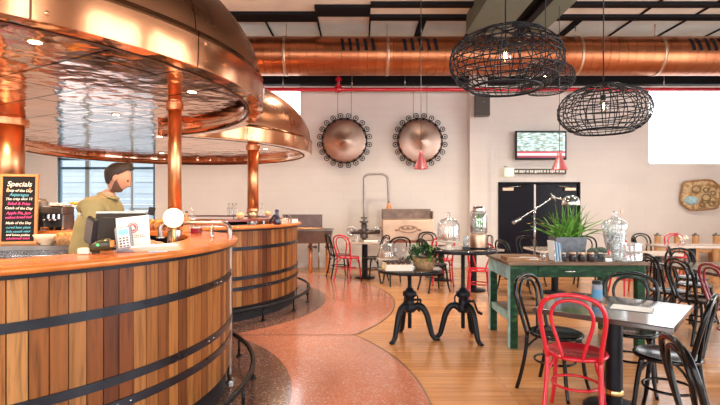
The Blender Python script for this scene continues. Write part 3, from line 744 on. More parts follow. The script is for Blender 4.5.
# ------------------------------------------------------------------ chairs
def chair_parts(t,m,seatm=None):
    seatm=seatm or m
    MB().lathe([(0,.448),(.17,.448),(.205,.45),(.212,.462),(.205,.474),(.18,.476),(.165,.470),(0,.468)],36).build('seat',seatm,t)
    P=[(-.165,-.155,.45),(-.178,-.185,.56),(-.198,-.22,.70),(-.195,-.245,.80),(-.14,-.262,.875),(0,-.27,.905),(.14,-.262,.875),(.195,-.245,.80),(.198,-.22,.70),(.178,-.185,.56),(.165,-.155,.45)]
    MB().tube(spline(P,4),.0155,8).build('back_hoop',m,t)
    P=[(-.06,-.19,.462),(-.085,-.205,.56),(-.125,-.228,.70),(-.125,-.243,.78),(-.085,-.256,.845),(0,-.262,.868),(.085,-.256,.845),(.125,-.243,.78),(.125,-.228,.70),(.085,-.205,.56),(.06,-.19,.462)]
    MB().tube(spline(P,4),.012,8).build('inner_hoop',m,t)
    for s in (-1,1):
        MB().tube(spline([(s*.165,-.155,.46),(s*.168,-.17,.3),(s*.178,-.205,.12),(s*.19,-.235,.0)],4),[.0155]*13,8).build('leg',m,t)
        MB().tube(spline([(s*.14,.12,.455),(s*.152,.145,.3),(s*.165,.165,.12),(s*.185,.19,.0)],4),[.0175]*4+[.016]*5+[.0135]*4,8).build('leg',m,t)
        MB().tube(spline([(s*.168,-.165,.34),(s*.14,-.12,.40),(s*.13,-.07,.445)],4),.009,6).build('rear_brace',m,t); MB().tube(spline([(s*.15,.14,.34),(s*.12,.09,.42),(s*.1,.05,.447)],4),.009,6).build('front_brace',m,t)
    MB().tube([(.155*math.cos(a),.155*math.sin(a)-.008,.245) for a in [2*PI*i/28 for i in range(28)]],.010,6,closed=True).build('stretcher_ring',m,t)
protos={}
def chair(x,y,dx,dy,col,label,group='bentwood cafe chairs'):
    rz=math.atan2(-dx,dy)
    if col not in protos:
        t=thing('bentwood_chair',label,'chair',(x,y,0),rz,group); chair_parts(t,{'black':M['black_wood'],'red':M['red'],'wine':M['red_dark']}[col]); protos[col]=t
        return t
    return dup(protos[col],(x,y,0),rz,label,group)
# near table
chair(1.52,3.37,.5,.87,'red','bright red bentwood chair seen from behind, closest to the middle of the floor')
chair(1.58,3.86,.66,-.75,'black','black bentwood chair just behind the bright red one, before the green workbench')
chair(2.22,3.93,-.5,-.86,'black','black bentwood chair facing the camera across the near square table')
chair(2.12,3.30,-.72,.69,'black','black bentwood chair with glaring seat at the right corner of the near square table')
chair(1.65,2.06,.96,-.26,'black','closest black bentwood chair at the bottom edge, only its leaning back hoops in frame')
# long right table
chair(3.70,5.72,1,0,'black','black bentwood chair furthest along the row beside the long glossy table')
chair(3.72,5.24,1,.05,'black','middle black bentwood chair in the row beside the long glossy table')
chair(3.76,4.76,1,-.05,'wine','dark wine red bentwood chair at the near end of the long glossy table')
chair(4.32,6.2,.03,-1,'black','black bentwood chair at the far head of the long glossy table')
chair(4.68,6.76,.86,-.5,'black','black bentwood chair turned side on just beyond the far head of the long table')
# far right
chair(4.50,8.05,.1,-1,'red','red bentwood chair showing its hoop just above the cut glass boxes')
chair(5.45,9.0,.92,-.4,'black','black bentwood chair seen side on at the left end of the far white table')
chair(6.42,9.52,.02,-1,'red','red bentwood chair behind the far white table by the timber posts')
chair(5.75,9.5,.1,-1,'black','black bentwood chair behind the far white table, left of the red one')
# behind the green workbench
chair(2.62,8.1,1,.3,'black','black bentwood chair seen above the wooden tray, before the dark doors')
chair(3.2,8.9,.1,-1,'black','black bentwood chair behind the desk lamp stem, before the dark doors')
chair(4.15,8.75,-.3,-1,'black','black bentwood chair mostly hidden behind the zinc planter')
# middle
chair(1.90,7.62,.1,1,'red','red bentwood chair seen between the tall crank table and the green workbench')
chair(1.30,8.3,.9,.35,'black','black bentwood chair whose legs show left of the tall crank table shaft')
chair(1.55,9.0,.1,1,'red','red bentwood chair whose legs show just right of the basket of greenery')
chair(1.5,10.05,.2,-1,'black','black bentwood chair beside the glass cloche, near the pilaster')
chair(-.22,9.45,.6,.8,'red','red bentwood chair at the small table before the copper trough')
chair(-.42,9.85,.9,.3,'black','black bentwood chair tucked behind the red one at the trough')
chair(.27,9.33,-.9,.45,'black','black bentwood chair right of the small table, facing the red one')
chair(.66,8.95,-.3,.95,'black','black bentwood chair half hidden behind the glass cake dome')

# ------------------------------------------------------------------ tables
def pedestal_table(x,y,w,d,rz,label,top,group,colr=.058,ring_=False):
    t=thing('pedestal_table',label,'table',(x,y,0),rz,group)
    MB().box(-w/2,w/2,-d/2,d/2,.715,.75).build('tabletop',top,t,bev=.006)
    MB().cyl(0,0,.04,.715,colr,28).build('pedestal',M['black_iron'],t)
    MB().box(-.2,.2,-.2,.2,.70,.715).build('mounting_plate',M['black_iron'],t)
    b=MB().lathe([(0,.0),(.20,0),(.21,.012),(.18,.025),(.09,.045),(0,.05)],36).build('base_plate',M['black_iron'],t)
    if ring_: MB().lathe([(colr,.1),(colr+.006,.105),(colr+.006,.145),(colr,.15)],28).build('brass_ring',M['brass'],t)
    return t
pedestal_table(1.865,3.51,.87,.87,math.radians(-41.5),'dark square cafe table nearest the camera with menus on it',M['table_top'],'cafe tables',ring_=True)
pedestal_table(4.32,5.3,.9,1.8,math.radians(4),'long dark glossy table at the right edge beside a row of chairs',M['table_top'],'cafe tables')
pedestal_table(.1,9.8,.85,.75,0,'small table by the copper trough between red and black chairs',M['table_pale'],'cafe tables')
pedestal_table(1.98,8.35,.8,.8,.1,'cafe table behind the tall crank table and the red chair',M['table_pale'],'cafe tables')
pedestal_table(3.3,8.1,.8,.8,0,'cafe table hidden behind the green workbench and planter',M['table_pale'],'cafe tables')
pedestal_table(4.66,7.5,.5,.5,0,'little pale table behind the stacked cut glass boxes',M['table_pale'],'cafe tables')
pedestal_table(6.15,8.85,1.35,.65,0,'far white glowing table in front of the timber posts',M['table_pale'],'cafe tables')
pedestal_table(1.62,9.5,.6,.6,0,'small pale table beyond the taller crank table, left of the pilaster',M['table_pale'],'cafe tables')
# timber posts on the right wall
for i,px in enumerate((657.5,677,695.5,716)):
    Y=10.8; lab=['leftmost short timber post behind the far white table','second short timber post from the left, behind the far table','short timber post behind the far red chair','rightmost short timber post by the frame edge'][i]
    t=thing('timber_post',lab,'post',(X(px,Y),Y,0),0,'short timber posts along the back wall')
    MB().cyl(0,0,0,.8,.075,20,r2=.062).build('shaft',M['timber'],t)
    MB().cyl(0,0,.8,.82,.075,20).cyl(0,0,.82,.86,.025,12).build('cap',M['dark_steel'],t)
t=thing('wall_bench','low pale timber bench seat along the back wall behind the posts','bench',(7.35,11.1,0))
MB().box(-1.1,1.1,-.2,.2,.40,.45).build('seat',M['timber'],t,bev=.01)
for s in (-.9,0,.9): MB().box(s-.04,s+.04,-.17,.17,0,.4).build('leg',M['timber'],t)

# crank tables
def crank_table(x,y,topz,R,rz,label):
    t=thing('crank_table',label,'table',(x,y,0),rz,'round cast iron crank tables')
    MB().lathe([(0,topz-.03),(R-.01,topz-.03),(R,topz-.025),(R,topz-.003),(R-.004,topz),(0,topz)],64).build('tabletop',M['table_top'],t)
    MB().lathe([(R-.002,topz-.034),(R+.006,topz-.034),(R+.006,topz-.002),(R-.002,topz-.002)],64).build('rim',M['black_iron'],t)
    MB().lathe([(0,topz-.06),(.05,topz-.06),(.16,topz-.03)],24).build('mounting_flange',M['black_iron'],t)
    s=MB().tube([(0,0,.12),(0,0,topz-.05)],.021,14).build('screw_shaft',M['black_iron'],t)
    mb=MB()
    z=.13
    while z<topz-.08: mb.lathe([(.021,z),(.0245,z+.004),(.021,z+.008)],14); z+=.016
    mb.build('thread',M['black_iron'],s)
    MB().lathe([(0,.30),(.055,.30),(.075,.33),(.068,.38),(.05,.40),(.05,.46),(.078,.48),(.078,.525),(.045,.545),(.035,.57),(.0,.57)],24).build('hub',M['black_iron'],t)
    for k in range(3):
        a=2*PI*k/3
        Mr=Matrix.Rotation(a,4,'Z')
        P=spline([(.04,0,.345),(.09,0,.375),(.145,0,.355),(.19,0,.28),(.222,0,.16),(.25,0,.06),(.285,0,.022),(.315,0,.018)],5)
        n=len(P); rad=[]
        for i in range(n):
            u=i/(n-1); rad.append(.041-.018*u if u<.9 else .019)
        MB().tube(P,rad,10,M=Mr).ball(.312,0,.017,.026,12,8,sz=.62,M=Mr).build('leg',M['black_iron'],t)
    for k in range(3):
        a=2*PI*k/3+PI/3*0; Mr=Matrix.Rotation(a,4,'Z')
        MB().tube(spline([(.05,0,.505),(.085,0,.48),(.09,0,.42),(.07,0,.385)],4),.009,6,M=Mr).build('side_bracket',M['black_iron'],t)
    c=MB().tube([(0,-.05,.43),(.0,-.13,.43)],.014,10).tube(spline([(0,-.13,.43),(.03,-.14,.36),(.09,-.14,.30)],4),.012,8).build('crank_arm',M['black_iron'],t)
    MB().tube([(.09,-.14,.30),(.13,-.17,.275)],.016,10).build('crank_handle',M['tray_wood'] if False else M['black_iron'],c)
    return t
crank_table(.556,5.35,.785,.352,math.radians(105),'lower round crank table holding cakes and a basket of greenery')
crank_table(1.15,5.34,1.005,.365,math.radians(56),'taller round crank table holding the cloche and water dispenser')

# ------------------------------------------------------------------ green workbench
GX0,GX1,GY0,GY1,GT=1.53,2.99,4.93,5.82,.90
t=thing('green_workbench','old workbench with worn green paint, pale blue end and brown wooden top','workbench',(0,0,0))
mb=MB()
for k in range(5):
    y0=GY0+(GY1-GY0)*k/5; mb.box(GX0,GX1,y0+.002,y0+(GY1-GY0)/5-.002,GT-.03,GT)
mb.build('bench_top',M['old_wood'],t,bev=.004)
MB().box(GX0+.05,GX1-.05,GY0+.035,GY0+.06,GT-.155,GT-.03).box(GX0+.05,GX1-.05,GY1-.06,GY1-.035,GT-.155,GT-.03).box(GX1-.06,GX1-.04,GY0+.06,GY1-.06,GT-.155,GT-.03).build('apron',M['green'],t)
MB().box(GX0+.03,GX0+.055,GY0+.10,GY1-.10,GT-.185,GT-.03).build('end_panel',M['blue_paint'],t)
d=MB().box(GX0+.32,GX0+.95,GY0+.022,GY0+.035,GT-.14,GT-.045).build('drawer',M['green'],t,bev=.004)
MB().tube(spline([(GX0+.59,GY0+.022,GT-.09),(GX0+.6,GY0+.0,GT-.092),(GX0+.68,GY0+.0,GT-.092),(GX0+.69,GY0+.022,GT-.09)],4),.006,6).build('drawer_pull',M['steel'],d)
for (x,y) in ((GX0+.03,GY0+.03),(GX0+.03,GY1-.11),(GX1-.11,GY0+.03),(GX1-.11,GY1-.11)):
    l=MB().box(x,x+.08,y,y+.08,0,GT-.03).build('leg',M['green'],t,bev=.004)
    if x<2: MB().box(x-.004,x-.0005,y+.003,y+.077,.005,GT-.035).build('blue_face',M['blue_paint'],l)
MB().box(GX0+.04,GX0+.075,GY0+.11,GY1-.11,.27,.34).build('stretcher',M['blue_paint'],t)
MB().box(GX0+.075,GX1-.05,GY0+.38,GY0+.45,.28,.335).build('stretcher',M['green'],t)
MB().box(GX0+.076,GX1-.06,GY0+.12,GY1-.12,.335,.35).build('lower_shelf',M['old_wood'],t)
MB().box(GX1-.075,GX1-.04,GY0+.11,GY1-.11,.27,.335).build('stretcher',M['green'],t)
t=thing('wooden_crate','small brown wooden crate on the lower shelf of the green workbench','crate',(1.80,5.25,.351))
mb=MB().box(-.14,.14,-.12,.12,0,.012)
for z in (.02,.075): mb.box(-.14,.14,-.125,-.113,z,z+.045).box(-.14,.14,.113,.125,z,z+.045).box(-.14,-.128,-.12,.12,z,z+.045).box(.128,.14,-.12,.12,z,z+.045)
mb.build('slats',M['tray_wood'],t); MB().box(-.15,-.135,-.13,-.115,0,.13).box(.135,.15,-.13,-.115,0,.13).build('corner_posts',M['timber'],t)

def onb(px,Y): return (X(px,Y),Y,GT)
# wooden tray with papers
t=thing('serving_tray','long low brown wooden tray at the left front of the green workbench','tray',(X(524,5.15),5.17,GT),math.radians(-3))
MB().box(-.21,.21,-.13,.13,0,.012).build('tray_base',M['tray_wood'],t)
MB().box(-.21,.21,-.13,-.118,.012,.04).box(-.21,.21,.118,.13,.012,.04).box(-.21,-.198,-.118,.118,.012,.04).box(.198,.21,-.118,.118,.012,.04).build('tray_rim',M['tray_wood'],t)
MB().box(.03,.12,-.136,-.13,.018,.03).build('handle_slot',M['steel'],t)
for i,(dx,dy,r) in enumerate(((-.08,.02,.1),(.06,-.01,-.06))):
    MB().box(-.09,.09,-.06,.06,0,.008).build('paper_menu',M['paper'],None,(X(524,5.15)+dx,5.17+dy,GT+.0125+(i*.008)),rot=(0,0,r))
    o=bpy.context.scene.collection.objects[-1]
    tag(o,['white folded menu lying left in the low wooden tray','white folded menu lying right in the low wooden tray'][i],'menu','menus in the wooden tray')
# small glass of salt / tea light beside the menus rack
t=thing('glass_tumbler','clear tumbler standing left of the blue menu cards','glass',onb(543,5.05))
MB().lathe([(0,.004),(.024,.004),(.03,.09),(.028,.09),(.022,.01),(0,.01)],24).build('glass_body',M['glass_cut'],t)
# rack of blue menus
t=thing('menu_rack','upright steel rack of blue and white menu cards on the green workbench','rack',onb(556,5.08),math.radians(8))
MB().box(-.05,.05,-.07,.07,0,.01).tube([(-.05,-.07,.0),(-.06,-.07,.12)],.004,6).tube([(.05,-.07,0),(.055,-.07,.1)],.004,6).build('rack_frame',M['steel'],t)
for k in range(6):
    Mr=Matrix.Translation((-.04+k*.0155,0,.01))@Matrix.Rotation(-.1,4,'Y')
    MB().box(-.003,.003,-.065,.065,0,.21-.006*k,M=Mr).build('menu_card',M['blue_card'] if k%2 else M['paper'],t)
# zinc planter with grass plant
PX,PYp=X(567.5,5.42),5.42
t=thing('zinc_planter','square zinc planter with a spiky green grass plant on the green workbench','plant',(PX,PYp,GT))
b=.15;tp=.172;h=.235
vs=[(-b,-.09,0),(b,-.09,0),(b,.09,0),(-b,.09,0),(-tp,-.11,h),(tp,-.11,h),(tp,.11,h),(-tp,.11,h)]
MB().add(vs,[(0,3,2,1),(0,1,5,4),(1,2,6,5),(2,3,7,6),(3,0,4,7)]).box(-tp-.006,tp+.006,-.116,-.104,h-.016,h).box(-tp-.006,tp+.006,.104,.116,h-.016,h).box(-tp-.006,-tp+.006,-.11,.11,h-.016,h).box(tp-.006,tp+.006,-.11,.11,h-.016,h).build('pot',M['galv'],t)
MB().box(-tp+.008,tp-.008,-.1,.1,h-.05,h-.02).build('soil',M['soil'],t)
random.seed(11); mb=MB()
def blade(mb,bx,by,z0,ang,ln,lean,w,droop):
    n=8;L=[];Rr=[]
    sd=Vector((-math.sin(ang),math.cos(ang),random.uniform(-1.1,1.1))).normalized()
    for i in range(n+1):
        u=i/n; out=ln*lean*u+droop*u*u*.3; up=ln*(1-lean*.55)*u-droop*u*u*u
        c=Vector((bx+math.cos(ang)*out,by+math.sin(ang)*out,z0+up)); ww=w*(1-u)**.6*(.5+.5*min(1,u*4))
        L.append(c-sd*ww+Vector((0,0,ww*.4)));Rr.append(c+sd*ww+Vector((0,0,ww*.4))); 
        if i==0: cc=[]
        cc.append(c)
    vs=L+cc+Rr; k=n+1; fs=[]
    for i in range(n): fs+=[(i,i+1,k+i+1,k+i),(k+i,k+i+1,2*k+i+1,2*k+i)]
    mb.add(vs,fs,True)
for k in range(72):
    a=random.uniform(0,2*PI); lean=random.choice((.15,.35,.5,.75,.9))*random.uniform(.7,1.15)
    ln=random.uniform(.30,.52)
    blade(mb,random.uniform(-.13,.13),random.uniform(-.06,.06),h-.03,a,ln,lean,random.uniform(.012,.021),random.uniform(0,.2)*lean)
for a,ln,lean in ((.1,.5,.85),(.25,.5,.7),(-.1,.5,.9),(PI-.1,.56,.8),(PI+.2,.5,.8),(1.3,.52,.2),(2,.5,.2),(.6,.56,.45),(-.3,.52,.6),(0,.55,.35),(.1,.5,.5)):
    blade(mb,.02,0,h-.03,a,ln,lean,.014,.03)
mb.build('foliage',M['leaf'],t)
# jars row with dark labels
jl=['first of the dark preserve jars, beside the blue menu cards','second dark preserve jar in the row before the planter','third dark preserve jar in the row before the planter','dark preserve jar last in the row, nearest the grey succulent']
t0=None
for i,px in enumerate((562,572,581,590)):
    loc=onb(px+.5,5.05)
    if t0 is None:
        t0=thing('preserve_jar',jl[0],'jar',loc,0,'preserve jars before the planter')
        MB().lathe([(0,.001),(.034,.001),(.038,.008),(.038,.07),(.032,.078),(0,.079)],20).build('jar_body',mat('dark_preserve',(.05,.02,.02),.15,coat=.5),t0)
        MB().lathe([(.034,.079),(.035,.094),(0,.096)],20).build('lid',M['copper_pale'],t0)
        MB().lathe([(.0388,.018),(.0388,.055)],20).build('paper_label',M['black_plastic'],t0)
    else: dup(t0,loc,0,jl[i])
for i,px in enumerate((600,609)):
    t=thing('place_card',['small dark price card right of the preserve jars','small pale price card at the foot of the glass urn'][i],'card',onb(px,5.03),0)
    MB().box(-.035,.035,-.002,.002,0,.035,M=Matrix.Rotation(-.25,4,'X')).build('card_face',M['black_plastic'] if i==0 else M['paper'],t)
    MB().box(-.02,.02,.0,.02,0,.006).build('foot',M['tray_wood'],t)
# succulents
random.seed(4)
for i,(px,Y,r) in enumerate(((593,5.25,.05),(601,5.3,.055))):
    t=thing('grey_succulent',['round grey green succulent closer to the planter','round grey green succulent closer to the glass urn'][i],'plant',onb(px,Y),0,'grey succulents on the workbench')
    MB().lathe([(0,0),(.035,0),(.045,.05),(.04,.05),(.03,.01)],18).build('pot',M['galv'],t)
    mb=MB()
    for k in range(40):
        a=k*2.4; e=.2+1.2*k/40; c=Vector((math.cos(a)*math.cos(e),math.sin(a)*math.cos(e),math.sin(e)))*r
        mb.ball(c.x,c.y,.07+c.z*.8,.017,7,5)
    mb.build('rosette',M['sage'],t)
# glass urn
t=thing('glass_urn','lidded cut glass drinks urn with mint inside on the green workbench','urn',onb(614.5,5.4)); t.scale=(1.06,1.06,1.24)
MB().lathe([(0,0),(.055,0),(.06,.01),(.03,.03),(.03,.045),(.075,.07),(.10,.14),(.115,.24),(.132,.30),(.125,.31),(.10,.315),(.095,.31),(.108,.24),(.092,.14),(.065,.075),(0,.06)],32).build('bowl',M['glass_cut'],t)
MB().lathe([(0,.068),(.07,.08),(.09,.14),(.105,.23),(0,.232)],24).build('water_fill',M['water'],t)
MB().lathe([(.12,.313),(.10,.335),(.05,.36),(.02,.375),(.018,.385),(.03,.40),(.022,.42),(0,.425)],28).build('lid',M['glass_cut'],t)
MB().tube([(0,-.10,.10),(0,-.14,.10),(0,-.145,.08)],.009,8).build('tap',M['chrome'],t)
mb=MB(); random.seed(5)
for k in range(14):
    a=random.uniform(0,6.3);r=random.uniform(0,.06);z=random.uniform(.1,.22)
    mb.ball(r*math.cos(a),r*math.sin(a),z,.02,7,5,sz=.3)
mb.build('mint_sprigs',M['sage'],t)
# stacked glass boxes
gb=None
for i in range(2):
    loc=(X(628,5.1),5.12,GT+i*.099)
    lab=['cut glass cake box at the bottom of the stack on the green workbench','cut glass cake box on top of the stack, right of the urn'][i]
    if gb is None:
        gb=thing('cut_glass_box',lab,'glass box',loc,0,'stacked cut glass boxes'); gb.scale=(1.08,1.08,1.2)
        mb=MB()
        n=44
        prof=[(.02,.0),(.135,.002),(.145,.012),(.138,.055),(.142,.06)]
        mb.lathe(prof,n,sx=1,sy=.85,smooth=False).lathe([(.13,.008),(.132,.055)],n,sy=.85,smooth=False)
        mb.build('box_body',M['glass_cut'],gb)
        MB().lathe([(.145,.061),(.142,.07),(.05,.08),(0,.081)],n,sy=.85,smooth=False).build('lid',M['glass_cut'],gb)
    else: dup(gb,loc,.1,lab)
# desk lamp
LYy=5.60
t=thing('desk_lamp','chrome balanced arm desk lamp reaching over the planter','lamp',(X(535,LYy),LYy,GT))
def lp(px,py): return (X(px,LYy)-X(535,LYy),0,Z(py,LYy)-GT)
MB().cyl(0,0,0,.02,.07,28).build('base',M['chrome'],t)
MB().tube([(0,0,.02),lp(535,209)],.009,10).build('stem',M['chrome'],t)
a=MB().tube([lp(514,222.5),lp(553.5,197)],.008,10).tube([lp(513,223.2),lp(521,218)],.02,12).tube([lp(553.5,197),lp(566,200.5)],.008,8).build('arm',M['chrome'],t)
p1=lp(535,209);p2=lp(553.5,197);
MB().ball(p1[0],-.0,p1[2],.02,12,8).ball(p2[0],0,p2[2],.02,12,8).tube([lp(551,193.5),lp(556,201)],.01,8).build('joint',M['steel'],t)
c=lp(571,200.5)
MB().lathe([(.10,-.055),(.103,-.05),(.098,-.01),(.08,.03),(.045,.055),(0,.06)],28,(c[0],0),M=Matrix.Translation((0,0,c[2]))).lathe([(.098,-.052),(.075,.025),(0,.05)],28,(c[0],0),M=Matrix.Translation((0,0,c[2]))).build('lamp_shade',M['chrome'],t)

# ------------------------------------------------------------------ things on the near square table
TT=.751
t=thing('drinks_tin','dark capped tin with a blue label on the near square table','tin',(X(597,3.72),3.72,TT))
MB().lathe([(0,0),(.036,0),(.038,.01),(.038,.12),(.034,.13),(0,.131)],24).build('tin_body',M['grey_plastic'],t)
MB().lathe([(.0385,.03),(.0385,.09)],24).build('paper_label',M['blue_card'],t)
MB().lathe([(.035,.131),(.036,.155),(0,.157)],24).build('cap',M['black_plastic'],t)
t=thing('paper_menu','large white menu sheet lying flat on the near square table','menu',(X(631,3.45),3.44,TT),math.radians(-35))
MB().box(-.13,.13,-.09,.09,.002,.0035).build('sheet',M['paper'],t); MB().box(-.134,.134,-.094,.094,0,.002).build('clip_edge',M['black_plastic'],t)
t=thing('round_coaster','small dark round coaster beside the tin on the near table','coaster',(X(601,3.55),3.57,TT))
MB().cyl(0,0,0,.008,.05,28).build('disc',M['tray_wood'],t)
# ------------------------------------------------------------------ lower crank table: cakes and basket
T1=.786; C1=(X(410,5.38),5.38)
def on1(px,Y): return (X(px,Y),Y,T1)
t=thing('glass_cake_dome','round glass dome over a small cake stand on the lower crank table','cake dome',on1(387.5,5.5)); t.scale=(1.12,1.12,1.12)
MB().lathe([(0,0),(.05,0),(.05,.005),(.015,.02),(.015,.06),(.105,.075),(.115,.085),(0,.083)],32).build('cake_stand',M['cream'],t)
MB().cyl(0,0,.086,.15,.07,24).build('cake',M['choc'],t)
MB().lathe([(.105,.086),(.107,.13),(.095,.19),(.06,.23),(.015,.245),(.012,.255),(.022,.27),(.012,.285),(0,.287)],32).build('dome',M['glass_dome'],t)
t=thing('square_cake_cover','low glass cake cover with knob at the back of the lower crank table','cake dome',on1(412,5.62))
MB().cyl(0,0,0,.012,.10,32).cyl(0,0,.012,.11,.02,16).cyl(0,0,.11,.122,.125,36).build('cake_stand',M['glass_cut'],t)
MB().lathe([(.115,.123),(.117,.19),(.10,.205),(.02,.212),(.014,.22),(.022,.235),(0,.245)],32).build('cover',M['glass_dome'],t)
MB().cyl(0,0,.123,.165,.075,24).build('cake',M['cream'],t)
t=thing('cupcake_box','pale open box filled with dark muffins on the lower crank table','box',on1(398.5,5.22),.05)
MB().box(-.145,.145,-.075,.075,0,.06).box(-.15,.15,-.08,-.074,0,.066).box(-.15,.15,.074,.08,0,.066).box(-.15,-.144,-.08,.08,0,.066).box(.144,.15,-.08,.08,0,.066).build('box_body',M['cream'],t)
k=0
names=['front left','front second','front middle','front fourth','front right','back left','back second','back middle','back fourth','back right']
cp=None
for r_ in range(2):
    for c_ in range(5):
        loc=(on1(398.5,5.22)[0]-.11+c_*.054,5.22-.035+r_*.07,T1+.06)
        lab='dark muffin in the pale box, %s one'%names[k]; k+=1
        if cp is None:
            cp=thing('muffin',lab,'muffin',loc,0,'dark muffins in the pale box')
            MB().lathe([(0,0),(.017,0),(.023,.02)],14).build('paper_case',M['tray_wood'],cp)
            MB().ball(0,0,.025,.026,14,8,sz=.8).build('muffin_top',M['cupcake'],cp)
        else: dup(cp,loc,k,lab)
t=thing('small_cream_jug','little cream coloured jug at the left front of the lower crank table','jug',on1(384.5,5.28))
MB().lathe([(0,0),(.032,0),(.036,.015),(.022,.05),(.018,.06),(.024,.075),(.02,.075),(.015,.06),(0,.058)],20).build('jug_body',mat('custard_china',(.75,.58,.25),.3),t)
MB().tube(spline([(.02,0,.065),(.045,0,.055),(.034,0,.02)],4),.004,6).build('handle',M['cream'],t)
t=thing('glass_salt_shaker','small clear shaker before the basket on the lower crank table','shaker',on1(413.5,5.16))
MB().lathe([(0,0),(.016,0),(.018,.04),(.014,.045)],16).build('shaker_body',M['glass_cut'],t); MB().lathe([(.016,.045),(.014,.058),(0,.06)],16).build('lid',M['chrome'],t)
t=thing('greenery_basket','wicker basket overflowing with dark green herbs on the lower crank table','plant',on1(424,5.32)); t.scale=(1.2,1.05,1.25)
MB().lathe([(0,0),(.085,0),(.11,.09),(.10,.09),(.075,.012),(0,.012)],28,sy=.8).lathe([(.108,.088),(.116,.095),(.108,.10),(.10,.094)],28,sy=.8).build('basket',M['wicker'],t)
random.seed(8); mb=MB(); mg=MB()
for k in range(230):
    a=random.uniform(0,2*PI); u=random.random()**.5; e=random.uniform(0,1)
    x=math.cos(a)*u*.17;y=math.sin(a)*u*.12;z=.10+.12*math.sqrt(max(0,1-u*u*.9))*random.uniform(.4,1.1)-(.05 if u>.85 else 0)
    r=random.uniform(.012,.022); Mr=Matrix.Translation((x,y,z))@Matrix.Rotation(random.uniform(0,6),4,'Z')@Matrix.Rotation(random.uniform(-1.2,1.2),4,'X')
    q=[(0,-r*1.5,0),(r*.7,-r*.3,.15*r),(r*.5,r*.8,0),(0,r*1.6,-.2*r),(-r*.5,r*.8,0),(-r*.7,-r*.3,.15*r)]
    (mg if k%6==0 else mb).add(q,[(0,1,2,3,4,5)],False,Mr)
for k in range(24):
    a=2*PI*k/24; mb.tube([(0,0,.05),(.07*math.cos(a),.05*math.sin(a),.12),(.14*math.cos(a),.1*math.sin(a),.14)],.002,4)
mb.build('foliage',M['leaf_dark'],t); mg.build('bright_leaves',M['leaf'],t)

# ------------------------------------------------------------------ taller crank table
T2=1.006
def on2(px,Y): return (X(px,Y),Y,T2)  # taller crank table top
t=thing('glass_cloche','tall clear bell cloche over a cake stand on the taller crank table','cake dome',on2(448.5,5.27)); t.scale=(1.04,1.04,1.13)
MB().lathe([(0,0),(.065,0),(.06,.008),(.03,.02),(.028,.06),(.12,.075),(.135,.085),(0,.084)],36).build('cake_stand',M['cream'],t)
MB().lathe([(.115,.086),(.118,.20),(.112,.25),(.085,.29),(.03,.305),(.015,.31),(.012,.325),(.024,.34),(.018,.358),(0,.362)],36).build('bell',M['glass_dome'],t)
mb=MB(); random.seed(2)
for k in range(9):
    a=k*.7; mb.ball(.06*math.cos(a),.06*math.sin(a),.105+.01*(k%3),.026,12,8,sz=.8)
mb.build('pastries',M['choc'],t)
t=thing('tasting_glasses','cluster of small clear stacked glasses on a black block beside the cloche','glasses',on2(466,5.17))
MB().box(-.035,.035,-.03,.03,0,.035).build('block',M['black_plastic'],t)
mb=MB()
for z in (.036,.095): mb.lathe([(0,z),(.028,z),(.034,z+.055),(.031,z+.055),(.025,z+.006),(0,z+.006)],20)
mb.build('tumblers',M['glass_cut'],t)
t=thing('water_dispenser','clear glass water dispenser with mint leaves on a copper drum','dispenser',on2(478.5,5.34)); t.scale=(1,1,1.2)
MB().lathe([(0,0),(.10,0),(.105,.006),(.105,.01),(0,.012)],36).build('tray',M['black_iron'],t)
MB().lathe([(.088,.012),(.092,.02),(.09,.125),(.085,.145),(0,.146)],36).build('drum_base',M['copper_pale'],t)
MB().lathe([(0,.147),(.092,.147),(.095,.155),(.095,.335),(.08,.35),(.065,.355),(.06,.35),(.088,.33),(.088,.158),(0,.155)],36).build('glass_body',M['glass'],t)
MB().lathe([(0,.157),(.087,.157),(.087,.325),(0,.325)],32).build('water_fill',M['water'],t)
MB().lathe([(.068,.356),(.068,.39),(.062,.395),(0,.395)],32).build('lid',M['chrome'],t)
mb=MB(); random.seed(6)
for k in range(26):
    a=random.uniform(0,6.3);r=random.uniform(0,.045);z=random.uniform(.19,.31)
    Mr=Matrix.Translation((r*math.cos(a),r*math.sin(a)-.04,z))@Matrix.Rotation(random.uniform(0,3),4,'X')@Matrix.Rotation(random.uniform(0,3),4,'Y')
    mb.ball(0,0,0,.030,8,5,sz=.2,sx=.6,M=Mr)
mb.build('mint_sprigs',M['mint'],t)
MB().tube([(0,-.09,.18),(0,-.12,.18),(0,-.125,.165)],.008,8).build('tap',M['chrome'],t)
t=thing('wire_cup_holder','black bent wire holder at the right rim of the taller crank table','holder',on2(489.5,5.40))
MB().tube(spline([(-.02,-.03,0),(-.03,-.03,.12),(0,-.03,.145),(.03,-.03,.12),(.02,-.03,0)],4),.005,6).tube(spline([(-.02,.03,0),(-.03,.03,.12),(0,.03,.145),(.03,.03,.12),(.02,.03,0)],4),.005,6).build('wire_loops',M['black_iron'],t); MB().cyl(0,0,0,.006,.035,16).build('foot',M['black_iron'],t)

